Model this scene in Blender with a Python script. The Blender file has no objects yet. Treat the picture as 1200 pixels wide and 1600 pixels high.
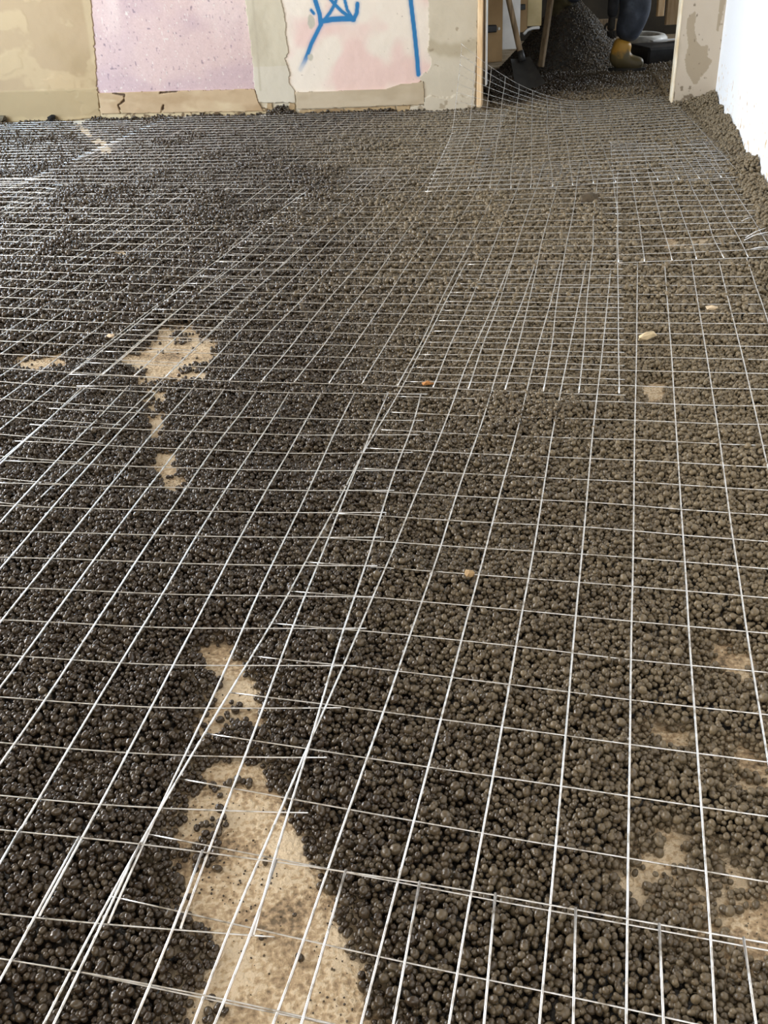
import bpy, bmesh, math, random
import numpy as np
from mathutils import Matrix, Vector

random.seed(7)
RNG = np.random.default_rng(11)
SC = bpy.context.scene
COL = SC.collection

# ------------------------------------------------------------------ camera
FPX, PITCH, ROLL, CZ = 1484.0, math.radians(30.88), math.radians(-3.0), 1.09
_c, _s = math.cos(PITCH), math.sin(PITCH)
_r = np.array([1, 0, 0.0]); FWD = np.array([0, _c, -_s]); _u = np.array([0, _s, _c])
RIGHT = math.cos(ROLL) * _r + math.sin(ROLL) * _u
UP = -math.sin(ROLL) * _r + math.cos(ROLL) * _u
CAMM = np.array([RIGHT, UP, FWD])
cam_d = bpy.data.cameras.new('camera')
cam_d.sensor_fit = 'AUTO'; cam_d.sensor_width = 36.0
cam_d.lens = FPX * 36.0 / 1600.0
cam_d.clip_start = 0.02; cam_d.clip_end = 100
cam = bpy.data.objects.new('camera', cam_d); COL.objects.link(cam)
cam.matrix_world = Matrix(((RIGHT[0], UP[0], -FWD[0], 0), (RIGHT[1], UP[1], -FWD[1], 0), (RIGHT[2], UP[2], -FWD[2], CZ), (0, 0, 0, 1)))
SC.camera = cam

# ------------------------------------------------------------------ world, lights, exposure
SC.view_settings.view_transform = 'Standard'
SC.view_settings.look = 'None'
SC.view_settings.gamma = 1.0
SC.view_settings.use_curve_mapping = False
SC.view_settings.exposure = 0.85
world = bpy.data.worlds.new('daylight'); SC.world = world; world.use_nodes = True
bg = world.node_tree.nodes['Background']
bg.inputs[0].default_value = (0.75, 0.86, 1.0, 1); bg.inputs[1].default_value = 1.0

def area(name, loc, direction, sx, sy, watts, color):
    d = bpy.data.lights.new(name, 'AREA'); d.shape = 'RECTANGLE'; d.size = sx; d.size_y = sy
    d.energy = watts; d.color = color
    o = bpy.data.objects.new(name, d); COL.objects.link(o)
    o.location = loc
    o.rotation_euler = Vector(direction).to_track_quat('-Z', 'Y').to_euler()
    return o

# room axes: back wall runs at -10.5 degrees, side walls at 13 degrees
CORNER = np.array([2.42, 7.01])
WA = math.radians(-10.5)
WU = np.array([-math.cos(WA), -math.sin(WA)])            # along the back wall, to the left
WN = np.array([math.sin(WA), -math.cos(WA)])             # towards the camera
SA = math.radians(13.0)
SV = np.array([-math.sin(SA), -math.cos(SA)])            # along the right wall, towards the camera
SN = np.array([-math.cos(SA), math.sin(SA)])             # from the right wall into the room
ROOM_W = 6.3
LEFT0 = CORNER + WU * ROOM_W                              # back-left corner
def leftwall(d, off=0.0):                                 # point on the left wall, d metres from the back corner
    return LEFT0 + SV * d - SN * off
# daylight at the windows of the left wall, and a fill behind the camera
WINDOWS = [(0.75, 1.5), (3.3, 1.7), (6.0, 1.7)]
for k, (d0, w) in enumerate(WINDOWS):
    p = leftwall(d0 + w / 2, 0.03)
    # (the first opening, unseen, is carried down to the floor to add sheen)
    area('window_daylight', (p[0], p[1], (1.22, 1.45, 1.45)[k]), (SN[0] * -1, SN[1] * -1, -0.12), w, (2.3, 1.9, 1.9)[k], (125, 145, 165)[k], ((0.62, 0.79, 1.0), (0.97, 0.98, 1.0), (1.0, 0.98, 0.95))[k])
area('rear_window_fill', (-0.5, -2.45, 1.55), (0.1, 1, -0.05), 2.6, 1.5, 22, (1.0, 0.97, 0.92))  # fill lamp added in an unseen opening to lighten the near sides
area('back_room_window_daylight', (5.3, 10.4, 1.5), (-1, -0.25, -0.2), 1.2, 1.2, 42, (0.88, 0.94, 1.0))

# ------------------------------------------------------------------ geometry helpers
def ray(x, y):
    return np.array([(x - 600) / FPX, -(y - 800) / FPX, 1.0]) @ CAMM
def g(x, y, z=0.04):                                      # point of the photograph -> point of the plane z
    d = ray(x, y); t = (z - CZ) / d[2]
    return d[:2] * t
def at(x, y, Y):                                          # point of the photograph at distance Y
    d = ray(x, y); t = Y / d[1]
    return np.array([d[0] * t, Y, CZ + d[2] * t])
def wp(x, y):                                             # point of the photograph on the back wall: (s, z)
    d = ray(x, y)
    n = np.array([WN[0], WN[1]])
    t = (CORNER @ n) / (d[:2] @ n)
    q = d * t
    return ((q[:2] - CORNER) @ WU, CZ + q[2])
def wall3(s, z, off=0.0):
    p = CORNER + WU * s + WN * off
    return (p[0], p[1], z)

def _hash(ix, iy, seed):
    h = (ix.astype(np.int64) * 374761393 + iy.astype(np.int64) * 668265263 + seed * 1442695041) & 0x7fffffff
    h = ((h ^ (h >> 13)) * 1274126177) & 0x7fffffff
    return ((h ^ (h >> 16)) & 0xffff) / 65535.0
def vnoise(x, y, seed=0):                                 # value noise 0..1
    x = np.asarray(x, float); y = np.asarray(y, float)
    ix = np.floor(x); iy = np.floor(y); fx = x - ix; fy = y - iy
    fx = fx * fx * (3 - 2 * fx); fy = fy * fy * (3 - 2 * fy)
    a = _hash(ix, iy, seed); b = _hash(ix + 1, iy, seed); c = _hash(ix, iy + 1, seed); d = _hash(ix + 1, iy + 1, seed)
    return (a * (1 - fx) + b * fx) * (1 - fy) + (c * (1 - fx) + d * fx) * fy
def fbm(x, y, seed=0, n=3):
    t = 0; a = 0.5; s = 0
    for k in range(n):
        t = t + a * vnoise(x * 2 ** k, y * 2 ** k, seed + k); s += a; a *= 0.5
    return t / s
def sstep(a, b, x):
    t = np.clip((x - a) / (b - a), 0, 1); return t * t * (3 - 2 * t)
def inside(px, py, poly):
    poly = np.asarray(poly, float); n = len(poly); r = np.zeros(px.shape, bool)
    for i in range(n):
        x1, y1 = poly[i]; x2, y2 = poly[(i + 1) % n]
        if y1 == y2: continue
        c = ((y1 > py) != (y2 > py)) & (px < (x2 - x1) * (py - y1) / (y2 - y1) + x1)
        r ^= c
    return r
def dseg(px, py, pts, closed=False):
    pts = np.asarray(pts, float); best = np.full(np.shape(px), 1e9)
    n = len(pts)
    for i in range(n if closed else n - 1):
        a = pts[i]; b = pts[(i + 1) % n]; ab = b - a; L = ab @ ab + 1e-12
        t = np.clip(((px - a[0]) * ab[0] + (py - a[1]) * ab[1]) / L, 0, 1)
        best = np.minimum(best, np.hypot(px - a[0] - t * ab[0], py - a[1] - t * ab[1]))
    return best
def lin(c):
    c = np.asarray(c, float) / 255.0
    return np.where(c <= 0.04045, c / 12.92, ((c + 0.055) / 1.055) ** 2.4)

def mesh_np(name, verts, faces, smooth=False):
    me = bpy.data.meshes.new(name)
    me.from_pydata([tuple(v) for v in verts], [], [tuple(f) for f in faces])
    me.update()
    if smooth: me.polygons.foreach_set('use_smooth', [True] * len(me.polygons))
    return me
def link(name, me, mat=None, parent=None):
    o = bpy.data.objects.new(name, me); COL.objects.link(o)
    if mat is not None and len(me.materials) == 0: me.materials.append(mat)
    if parent is not None: o.parent = parent
    return o
def obj(name, bm, mat, parent=None, smooth=False):
    me = bpy.data.meshes.new(name); bm.to_mesh(me); bm.free()
    if smooth: me.polygons.foreach_set('use_smooth', [True] * len(me.polygons))
    return link(name, me, mat, parent)
def tag(o, label=None, cat=None, group=None, kind=None):
    if label: o['label'] = label
    if cat: o['category'] = cat
    if group: o['group'] = group
    if kind: o['kind'] = kind
    return o
def empty(name, loc=(0, 0, 0)):
    o = bpy.data.objects.new(name, None); COL.objects.link(o); o.location = loc; o.empty_display_size = 0.05
    return o
def bm_box(bm, size, mat4):
    r = bmesh.ops.create_cube(bm, size=1.0, matrix=mat4 @ Matrix.Diagonal((*size, 1)))
    return r['verts']
def frame_box(bm, p0, p1, width, depth, up=(0, 0, 1), bev=0.004):
    """a bar from p0 to p1 with a rectangular section"""
    p0 = Vector(p0); p1 = Vector(p1); d = p1 - p0; L = d.length; z = d.normalized()
    x = Vector(up).cross(z)
    if x.length < 1e-4: x = Vector((1, 0, 0))
    x.normalize(); y = z.cross(x)
    m = Matrix(((x[0], y[0], z[0], 0), (x[1], y[1], z[1], 0), (x[2], y[2], z[2], 0), (0, 0, 0, 1)))
    m = Matrix.Translation((p0 + p1) / 2) @ m
    vs = bm_box(bm, (width, depth, L), m)
    if bev:
        es = {e for v in vs for e in v.link_edges}
        bmesh.ops.bevel(bm, geom=list(es), offset=bev, segments=1, affect='EDGES')
def tube(pts, radii, n=6, caps=True):
    pts = np.asarray(pts, float); m = len(pts)
    radii = np.broadcast_to(np.asarray(radii, float), (m,))
    T = np.gradient(pts, axis=0); T /= np.linalg.norm(T, axis=1)[:, None] + 1e-12
    ref = np.array([0, 0, 1.0]) if abs(T[:, 2]).mean() < 0.8 else np.array([1.0, 0, 0])
    A = np.cross(T, ref); A /= np.linalg.norm(A, axis=1)[:, None] + 1e-12
    B = np.cross(T, A)
    an = np.arange(n) * 2 * np.pi / n
    V = pts[:, None, :] + radii[:, None, None] * (np.cos(an)[None, :, None] * A[:, None, :] + np.sin(an)[None, :, None] * B[:, None, :])
    V = V.reshape(-1, 3)
    F = []
    for i in range(m - 1):
        for k in range(n):
            k2 = (k + 1) % n
            F.append((i * n + k, i * n + k2, (i + 1) * n + k2, (i + 1) * n + k))
    if caps:
        F.append(tuple(range(n - 1, -1, -1))); F.append(tuple((m - 1) * n + k for k in range(n)))
    return V, F

# ------------------------------------------------------------------ materials
def mat(name, color=(0.5, 0.5, 0.5), rough=0.6, metal=0.0):
    m = bpy.data.materials.new(name); m.use_nodes = True
    b = m.node_tree.nodes['Principled BSDF']
    b.inputs['Base Color'].default_value = (*color, 1); b.inputs['Roughness'].default_value = rough; b.inputs['Metallic'].default_value = metal
    return m
def nodes(m):
    return m.node_tree.nodes, m.node_tree.links, m.node_tree.nodes['Principled BSDF']
def pos_noise(m, scale, detail=4, vec=None):
    N, L, b = nodes(m)
    gn = N.new('ShaderNodeNewGeometry'); t = N.new('ShaderNodeTexNoise')
    t.inputs['Scale'].default_value = scale; t.inputs['Detail'].default_value = detail
    if vec:
        mp = N.new('ShaderNodeMapping'); mp.inputs['Scale'].default_value = vec
        L.new(gn.outputs['Position'], mp.inputs[0]); L.new(mp.outputs[0], t.inputs['Vector'])
    else:
        L.new(gn.outputs['Position'], t.inputs['Vector'])
    return t
def ramp(m, src, stops):
    N, L, b = nodes(m)
    r = N.new('ShaderNodeValToRGB'); e = r.color_ramp.elements
    while len(e) < len(stops): e.new(0.5)
    for k, (p, c) in enumerate(stops):
        e[k].position = p; e[k].color = (*c, 1) if len(c) == 3 else c
    L.new(src, r.inputs[0]); return r
def bump(m, src, strength=0.3, dist=0.01):
    N, L, b = nodes(m)
    bp = N.new('ShaderNodeBump'); bp.inputs['Strength'].default_value = strength; bp.inputs['Distance'].default_value = dist
    L.new(src, bp.inputs['Height']); L.new(bp.outputs[0], b.inputs['Normal'])
def noise_mat(name, stops, scale=8, rough=0.8, bumps=0.3, dist=0.004, detail=6, vec=None, metal=0.0):
    m = mat(name, rough=rough, metal=metal); t = pos_noise(m, scale, detail, vec)
    r = ramp(m, t.outputs['Fac'], stops); m.node_tree.links.new(r.outputs[0], nodes(m)[2].inputs['Base Color'])
    if bumps: bump(m, t.outputs['Fac'], bumps, dist)
    return m
def attr_mat(name, rough=0.85, bscale=140, bstr=0.25, bdist=0.003):
    m = mat(name, rough=rough); N, L, b = nodes(m)
    a = N.new('ShaderNodeAttribute'); a.attribute_name = 'Col'
    L.new(a.outputs['Color'], b.inputs['Base Color'])
    t = pos_noise(m, bscale, 4); bump(m, t.outputs['Fac'], bstr, bdist)
    return m

M_CONCRETE = mat('slab_concrete', rough=0.92)
_t1 = pos_noise(M_CONCRETE, 9, 8); _t2 = pos_noise(M_CONCRETE, 120, 8)
_mm = M_CONCRETE.node_tree.nodes.new('ShaderNodeMath'); _mm.operation = 'MULTIPLY_ADD'; _mm.inputs[1].default_value = 0.9
M_CONCRETE.node_tree.links.new(_t2.outputs['Fac'], _mm.inputs[0]); M_CONCRETE.node_tree.links.new(_t1.outputs['Fac'], _mm.inputs[2])
_rr = ramp(M_CONCRETE, _mm.outputs[0], [(0.70, tuple(lin((112, 96, 74)))), (0.82, tuple(lin((160, 136, 106)))), (0.95, tuple(lin((192, 168, 134)))), (1.0, tuple(lin((210, 190, 160))))])
M_CONCRETE.node_tree.links.new(_rr.outputs[0], nodes(M_CONCRETE)[2].inputs['Base Color']); bump(M_CONCRETE, _mm.outputs[0], 1.0, 0.009)
M_PLASTER = noise_mat('plaster_plain', [(0.3, tuple(lin((196, 184, 158)))), (0.7, tuple(lin((222, 212, 190))))], scale=5, rough=0.9)
M_CEIL = noise_mat('ceiling_bare', [(0.3, (0.30, 0.285, 0.26)), (0.7, (0.42, 0.40, 0.37))], scale=3, rough=0.9)
M_ATTR = attr_mat('wall_coat')
M_WOOD = noise_mat('raw_softwood', [(0.3, tuple(lin((200, 160, 114)))), (0.7, tuple(lin((234, 206, 164))))], scale=6, vec=(6, 6, 0.6), rough=0.7)
M_WOOD_D = noise_mat('muddy_wood', [(0.3, tuple(lin((92, 76, 56)))), (0.7, tuple(lin((156, 132, 100))))], scale=8, vec=(5, 5, 0.8), rough=0.8)
M_BOARD = noise_mat('brown_board', [(0.3, tuple(lin((140, 110, 70)))), (0.7, tuple(lin((182, 150, 106))))], scale=3, rough=0.7)
M_BLACK = noise_mat('black_plastic', [(0.3, (0.006, 0.006, 0.007)), (0.7, (0.02, 0.02, 0.021))], scale=20, rough=0.5)
M_SPOIL = noise_mat('dark_steel', [(0.3, (0.012, 0.011, 0.01)), (0.7, (0.035, 0.032, 0.028))], scale=14, rough=0.55)
M_WHITE = noise_mat('white_paint', [(0.3, (0.72, 0.71, 0.68)), (0.7, (0.86, 0.85, 0.83))], scale=9, rough=0.6)
M_HOSE = noise_mat('pale_hose', [(0.3, tuple(lin((176, 174, 168)))), (0.7, tuple(lin((226, 224, 216))))], scale=14, rough=0.45)
M_JEANS = noise_mat('dark_denim', [(0.3, tuple(lin((50, 54, 62)))), (0.55, tuple(lin((74, 80, 92)))), (0.75, tuple(lin((104, 114, 130))))], scale=9, rough=0.85, bumps=0.6, dist=0.01)
M_JACKET = noise_mat('dark_workwear', [(0.3, tuple(lin((26, 26, 28)))), (0.7, tuple(lin((44, 44, 48))))], scale=20, rough=0.9)
M_SKIN = mat('skin', tuple(lin((196, 150, 120))), 0.5)
M_BOOT_SHADE = noise_mat('shaded_yellow_rubber', [(0.3, tuple(lin((62, 56, 38)))), (0.7, tuple(lin((98, 88, 56))))], scale=20, rough=0.6)  # yellow rubber of the rear boot, darkened to its olive tone in shade
M_GLOVE = noise_mat('dark_glove', [(0.3, tuple(lin((30, 28, 26)))), (0.7, tuple(lin((56, 52, 46))))], scale=30, rough=0.85)
M_HAIR = mat('dark_hair', tuple(lin((40, 30, 24))), 0.6)
M_BOOT = mat('yellow_rubber', rough=0.5)
N, L, b = nodes(M_BOOT)
gn = N.new('ShaderNodeTexCoord'); sp = N.new('ShaderNodeSeparateXYZ'); L.new(gn.outputs['Object'], sp.inputs[0])
ns = pos_noise(M_BOOT, 18, 4)
ad = N.new('ShaderNodeMath'); ad.operation = 'MULTIPLY_ADD'; ad.inputs[1].default_value = 0.16
L.new(ns.outputs['Fac'], ad.inputs[0]); L.new(sp.outputs['Z'], ad.inputs[2])
rb = ramp(M_BOOT, ad.outputs[0], [(0.10, tuple(lin((92, 84, 62)))), (0.20, tuple(lin((112, 98, 62)))), (0.25, tuple(lin((206, 156, 62)))), (0.6, tuple(lin((220, 172, 84))))])
L.new(rb.outputs[0], b.inputs['Base Color'])

# galvanised wire
M_WIRE = mat('galvanised_wire', (0.80, 0.80, 0.80), 0.34, 1.0)
t = pos_noise(M_WIRE, 60, 3)
r_ = ramp(M_WIRE, t.outputs['Fac'], [(0.3, (0.42, 0.38, 0.32)), (0.46, (0.78, 0.76, 0.73)), (0.7, (0.93, 0.93, 0.93))])
M_WIRE.node_tree.links.new(r_.outputs[0], nodes(M_WIRE)[2].inputs['Base Color'])

# clay pebbles coated with cement slurry: wetter towards the windows, drier towards the right
def pebble_material(name, wet_c, dry_c, random_info=True):
    m = mat(name, rough=0.5); N, L, b = nodes(m)
    geo = N.new('ShaderNodeNewGeometry'); sep = N.new('ShaderNodeSeparateXYZ'); L.new(geo.outputs['Position'], sep.inputs[0])
    n1 = N.new('ShaderNodeTexNoise'); n1.inputs['Scale'].default_value = 1.1; n1.inputs['Detail'].default_value = 2
    L.new(geo.outputs['Position'], n1.inputs['Vector'])
    # drier to the right; paler further in to paint the grazing light
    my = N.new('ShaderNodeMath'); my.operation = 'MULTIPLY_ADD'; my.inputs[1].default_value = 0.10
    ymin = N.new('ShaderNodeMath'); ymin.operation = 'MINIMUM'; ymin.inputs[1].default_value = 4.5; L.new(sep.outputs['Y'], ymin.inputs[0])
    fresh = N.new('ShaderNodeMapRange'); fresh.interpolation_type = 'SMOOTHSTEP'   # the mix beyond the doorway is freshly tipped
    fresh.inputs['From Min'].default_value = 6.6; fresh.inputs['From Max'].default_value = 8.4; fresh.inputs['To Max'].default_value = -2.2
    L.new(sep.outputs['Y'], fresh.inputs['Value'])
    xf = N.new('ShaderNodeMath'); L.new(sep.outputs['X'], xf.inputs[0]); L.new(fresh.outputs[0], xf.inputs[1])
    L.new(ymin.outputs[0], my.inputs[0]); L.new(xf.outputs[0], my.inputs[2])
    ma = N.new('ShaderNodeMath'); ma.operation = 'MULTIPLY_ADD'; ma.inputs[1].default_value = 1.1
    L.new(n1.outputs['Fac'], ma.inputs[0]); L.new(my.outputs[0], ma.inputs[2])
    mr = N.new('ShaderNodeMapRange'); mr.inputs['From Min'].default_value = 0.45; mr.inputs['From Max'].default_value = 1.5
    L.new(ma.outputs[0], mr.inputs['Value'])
    oi = N.new('ShaderNodeObjectInfo')
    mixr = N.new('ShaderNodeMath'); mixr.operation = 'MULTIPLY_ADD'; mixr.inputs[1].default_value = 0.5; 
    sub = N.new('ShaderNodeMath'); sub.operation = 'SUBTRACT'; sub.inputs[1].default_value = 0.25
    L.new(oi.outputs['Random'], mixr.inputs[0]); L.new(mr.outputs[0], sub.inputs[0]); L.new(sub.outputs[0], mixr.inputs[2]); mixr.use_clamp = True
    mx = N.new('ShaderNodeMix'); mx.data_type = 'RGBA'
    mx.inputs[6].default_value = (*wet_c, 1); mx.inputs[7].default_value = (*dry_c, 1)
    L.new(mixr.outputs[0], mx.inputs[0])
    n2 = N.new('ShaderNodeTexNoise'); n2.inputs['Scale'].default_value = 320; n2.inputs['Detail'].default_value = 3
    L.new(geo.outputs['Position'], n2.inputs['Vector'])
    hs = N.new('ShaderNodeHueSaturation'); L.new(mx.outputs[2], hs.inputs['Color'])
    mv = N.new('ShaderNodeMapRange'); mv.inputs['To Min'].default_value = 0.6; mv.inputs['To Max'].default_value = 1.4
    L.new(n2.outputs['Fac'], mv.inputs['Value']); L.new(mv.outputs[0], hs.inputs['Value'])
    L.new(hs.outputs[0], b.inputs['Base Color'])
    mro = N.new('ShaderNodeMapRange'); mro.inputs['To Min'].default_value = 0.17; mro.inputs['To Max'].default_value = 0.5
    L.new(mixr.outputs[0], mro.inputs['Value']); L.new(mro.outputs[0], b.inputs['Roughness'])
    bump(m, n2.outputs['Fac'], 0.35, 0.002)
    return m
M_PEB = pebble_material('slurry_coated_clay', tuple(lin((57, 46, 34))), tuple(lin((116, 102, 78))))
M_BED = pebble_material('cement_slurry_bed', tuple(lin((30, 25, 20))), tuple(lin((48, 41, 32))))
M_PEB_D = noise_mat('dark_wet_clay', [(0.3, tuple(lin((40, 38, 36)))), (0.7, tuple(lin((84, 80, 74))))], scale=40, rough=0.4)

# ------------------------------------------------------------------ large structure
def quad(name, pts, m, parent=None):
    me = mesh_np(name, pts, [tuple(range(len(pts)))]); return link(name, me, m, parent)
def prism(name, base, z0, z1, m, parent=None):
    n = len(base)
    V = [(x, y, z0) for x, y in base] + [(x, y, z1) for x, y in base]
    F = [tuple(range(n - 1, -1, -1)), tuple(range(n, 2 * n))] + [(i, (i + 1) % n, n + (i + 1) % n, n + i) for i in range(n)]
    me = mesh_np(name, V, F)
    bm = bmesh.new(); bm.from_mesh(me); bmesh.ops.recalc_face_normals(bm, faces=bm.faces); bm.to_mesh(me); bm.free()
    return link(name, me, m, parent)
floor = tag(prism('floor', [(-8, -3.5), (8, -3.5), (8, 14.5), (-8, 14.5)], -0.2, 0.0, M_CONCRETE), 'pale dusty concrete slab under the pebbles', kind='structure')
tag(prism('ceiling', [(-8, -3.5), (8, -3.5), (8, 14.5), (-8, 14.5)], 2.8, 2.95, M_CEIL), 'bare plaster ceiling above the room', kind='structure')

DOOR_L = wp(750, 160)[0]; DOOR_R = wp(1051, 160)[0]
THICK = 0.11
def wall_seg(s0, s1, z0, z1, name, m, parent=None, off=0.0, thick=THICK):
    a = CORNER + WU * s0 + WN * off; b_ = CORNER + WU * s1 + WN * off
    c = CORNER + WU * s1 - WN * thick; d = CORNER + WU * s0 - WN * thick
    return prism(name, [tuple(a), tuple(b_), tuple(c), tuple(d)], z0, z1, m, parent)
wall_back = tag(wall_seg(DOOR_L, ROOM_W + 0.2, 0, 2.8, 'wall_back', M_PLASTER), 'patched plaster wall with painted panels and a doorway', kind='structure')
tag(wall_seg(-0.12, DOOR_R, 0, 2.8, 'wall_back_pier', M_PLASTER), 'narrow stained plaster pier between doorway and white wall', kind='structure')
tag(wall_seg(DOOR_R, DOOR_L, 2.05, 2.8, 'wall_back_lintel', M_PLASTER), 'plaster above the doorway', kind='structure')
pier = bpy.data.objects['wall_back_pier']
# right wall: white paint, coat broken away near the foot
M_RWALL = mat('white_wall_paint', rough=0.85)
N, L, b = nodes(M_RWALL)
geo = N.new('ShaderNodeNewGeometry'); sp = N.new('ShaderNodeSeparateXYZ'); L.new(geo.outputs['Position'], sp.inputs[0])
tn = pos_noise(M_RWALL, 22, 5)
mz = N.new('ShaderNodeMath'); mz.operation = 'MULTIPLY_ADD'; mz.inputs[1].default_value = -0.34
L.new(sp.outputs['Z'], mz.inputs[0]); L.new(tn.outputs['Fac'], mz.inputs[2])
rr = ramp(M_RWALL, mz.outputs[0], [(0.54, (0.88, 0.88, 0.88)), (0.585, tuple(lin((232, 210, 176)))), (0.65, tuple(lin((190, 156, 118))))])
L.new(rr.outputs[0], b.inputs['Base Color']); bump(M_RWALL, tn.outputs['Fac'], 0.3, 0.01)
a0 = CORNER - SV * 0.0; a1 = CORNER + SV * 10.5
tag(prism('wall_right', [tuple(a0), tuple(a1), tuple(a1 - SN * 0.15), tuple(a0 - SN * 0.15)], 0, 2.8, M_RWALL), 'bright white wall along the right side', kind='structure')
# left wall with three window openings, and the wall behind the camera
def left_seg(d0, d1, z0, z1, name):
    q = [leftwall(d0), leftwall(d1), leftwall(d1, 0.2), leftwall(d0, 0.2)]
    o = prism(name, [tuple(x) for x in q], z0, z1, M_PLASTER); return o
wl = tag(left_seg(2.25, 11.0, 0, 0.45, 'wall_left'), 'plaster wall with windows, left of the view', kind='structure')
left_seg(0, 11.0, 2.45, 2.8, 'wall_left_head').parent = wl
prev = 0.0
for d0, w in WINDOWS + [(11.0, 0)]:
    left_seg(prev, d0, 0.45 if prev else 0.0, 2.45, 'wall_left_pier').parent = wl
    prev = d0 + w
for k, (d0, w) in enumerate(WINDOWS):
    bm = bmesh.new()
    for zz in ((0.05 if k == 0 else 0.5), 2.4): 
        p = leftwall(d0, 0.1); q = leftwall(d0 + w, 0.1); frame_box(bm, (*p, zz), (*q, zz), 0.06, 0.08, bev=0)
    for dd in (d0 + 0.03, d0 + w / 2, d0 + w - 0.03):
        p = leftwall(dd, 0.1); frame_box(bm, (*p, 0.05 if k == 0 else 0.5), (*p, 2.4), 0.06, 0.06, bev=0)
    tag(obj('window_%d' % (k + 1), bm, M_WHITE), 'white window frame in the left wall', kind='structure')
NB = [(-6.6, -2.6), (4.2, -2.6), (4.2, -2.8), (-6.6, -2.8)]
wn = tag(prism('wall_near', NB, 0, 0.75, M_PLASTER), 'plaster wall behind the camera', kind='structure')
prism('wall_near_head', NB, 2.35, 2.8, M_PLASTER).parent = wn
prism('wall_near_pier', [(-6.6, -2.6), (-1.85, -2.6), (-1.85, -2.8), (-6.6, -2.8)], 0.75, 2.35, M_PLASTER).parent = wn
prism('wall_near_pier', [(0.85, -2.6), (4.2, -2.6), (4.2, -2.8), (0.85, -2.8)], 0.75, 2.35, M_PLASTER).parent = wn

# the room beyond the doorway
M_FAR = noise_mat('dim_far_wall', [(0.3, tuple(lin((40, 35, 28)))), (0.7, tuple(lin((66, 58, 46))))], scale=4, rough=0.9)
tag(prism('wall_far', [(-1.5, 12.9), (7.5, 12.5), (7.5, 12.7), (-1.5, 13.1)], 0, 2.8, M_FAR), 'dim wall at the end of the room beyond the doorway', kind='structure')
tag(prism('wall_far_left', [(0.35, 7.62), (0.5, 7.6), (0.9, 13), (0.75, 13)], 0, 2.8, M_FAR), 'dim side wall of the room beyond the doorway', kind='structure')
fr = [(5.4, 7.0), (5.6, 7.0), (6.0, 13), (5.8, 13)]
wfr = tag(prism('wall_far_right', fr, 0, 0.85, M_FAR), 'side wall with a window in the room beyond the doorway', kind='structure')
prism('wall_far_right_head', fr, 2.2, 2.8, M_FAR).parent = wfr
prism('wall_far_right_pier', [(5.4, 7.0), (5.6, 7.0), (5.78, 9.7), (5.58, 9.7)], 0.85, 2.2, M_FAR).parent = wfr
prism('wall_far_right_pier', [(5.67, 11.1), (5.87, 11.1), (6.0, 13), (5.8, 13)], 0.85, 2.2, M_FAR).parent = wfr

# ------------------------------------------------------------------ coats, boards and paint on the back wall
def coat(name, poly_px, off, colour, parent, res=0.005, back=-0.003, ragged=0.004, relief=None, seed=1, kind=None):
    """a slab of its own on the back wall: outline in the plane of the wall, real thickness, ragged edge"""
    poly = np.array([wp(x, y) for x, y in poly_px])
    s0, z0 = poly.min(0) - 0.01; s1, z1 = poly.max(0) + 0.01
    z0 = max(z0, 0.0)
    ns_ = int((s1 - s0) / res) + 1; nz = int((z1 - z0) / res) + 1
    S, Z = np.meshgrid(s0 + np.arange(ns_ + 1) * res, z0 + np.arange(nz + 1) * res, indexing='ij')
    sc = S[:-1, :-1] + res / 2; zc = Z[:-1, :-1] + res / 2
    js = sc + (fbm(sc * 45, zc * 45, seed) - 0.5) * ragged * 4; jz = zc + (fbm(sc * 45, zc * 45, seed + 9) - 0.5) * ragged * 4
    keep = inside(js, jz, poly)
    D = np.full(S.shape, off, float) + (fbm(S * 14, Z * 14, seed + 3) - 0.5) * 0.004
    C = colour(S, Z) * np.array([0.68, 0.64, 0.595])
    if relief is not None: D = D + relief(S, Z)
    nvz = nz + 1
    idx = np.arange((ns_ + 1) * nvz).reshape(ns_ + 1, nvz)
    q = np.stack([idx[:-1, :-1], idx[:-1, 1:], idx[1:, 1:], idx[1:, :-1]], -1)[keep]
    pos = np.stack([CORNER[0] + WU[0] * S + WN[0] * D, CORNER[1] + WU[1] * S + WN[1] * D, Z], -1).reshape(-1, 3)
    posb = np.stack([CORNER[0] + WU[0] * S + WN[0] * back, CORNER[1] + WU[1] * S + WN[1] * back, Z], -1).reshape(-1, 3)
    # boundary edges
    e = np.concatenate([q[:, [0, 1]], q[:, [1, 2]], q[:, [2, 3]], q[:, [3, 0]]])
    key = np.sort(e, 1); code = key[:, 0] * 10 ** 7 + key[:, 1]
    u_, first, cnt = np.unique(code, return_index=True, return_counts=True)
    be = e[first[cnt == 1]]
    used = np.unique(q); bused = np.unique(be)
    remap = np.full(len(pos), -1); remap[used] = np.arange(len(used))
    rb_ = np.full(len(pos), -1); rb_[bused] = len(used) + np.arange(len(bused))
    V = np.concatenate([pos[used], posb[bused]])
    F = np.concatenate([remap[q], np.stack([remap[be[:, 1]], remap[be[:, 0]], rb_[be[:, 0]], rb_[be[:, 1]]], -1)])
    me = bpy.data.meshes.new(name)
    me.vertices.add(len(V)); me.vertices.foreach_set('co', V.ravel())
    me.loops.add(len(F) * 4); me.loops.foreach_set('vertex_index', F.ravel().astype(np.int32))
    me.polygons.add(len(F)); me.polygons.foreach_set('loop_start', np.arange(len(F)) * 4)
    me.update(calc_edges=True); me.validate()
    ca = me.color_attributes.new('Col', 'FLOAT_COLOR', 'POINT')
    cc = C.reshape(-1, 3); cc = np.concatenate([cc[used], cc[bused]]); cc = np.c_[cc, np.ones(len(cc))]
    ca.data.foreach_set('color', cc.ravel())
    o = link(name, me, M_ATTR, parent)
    return o
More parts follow.
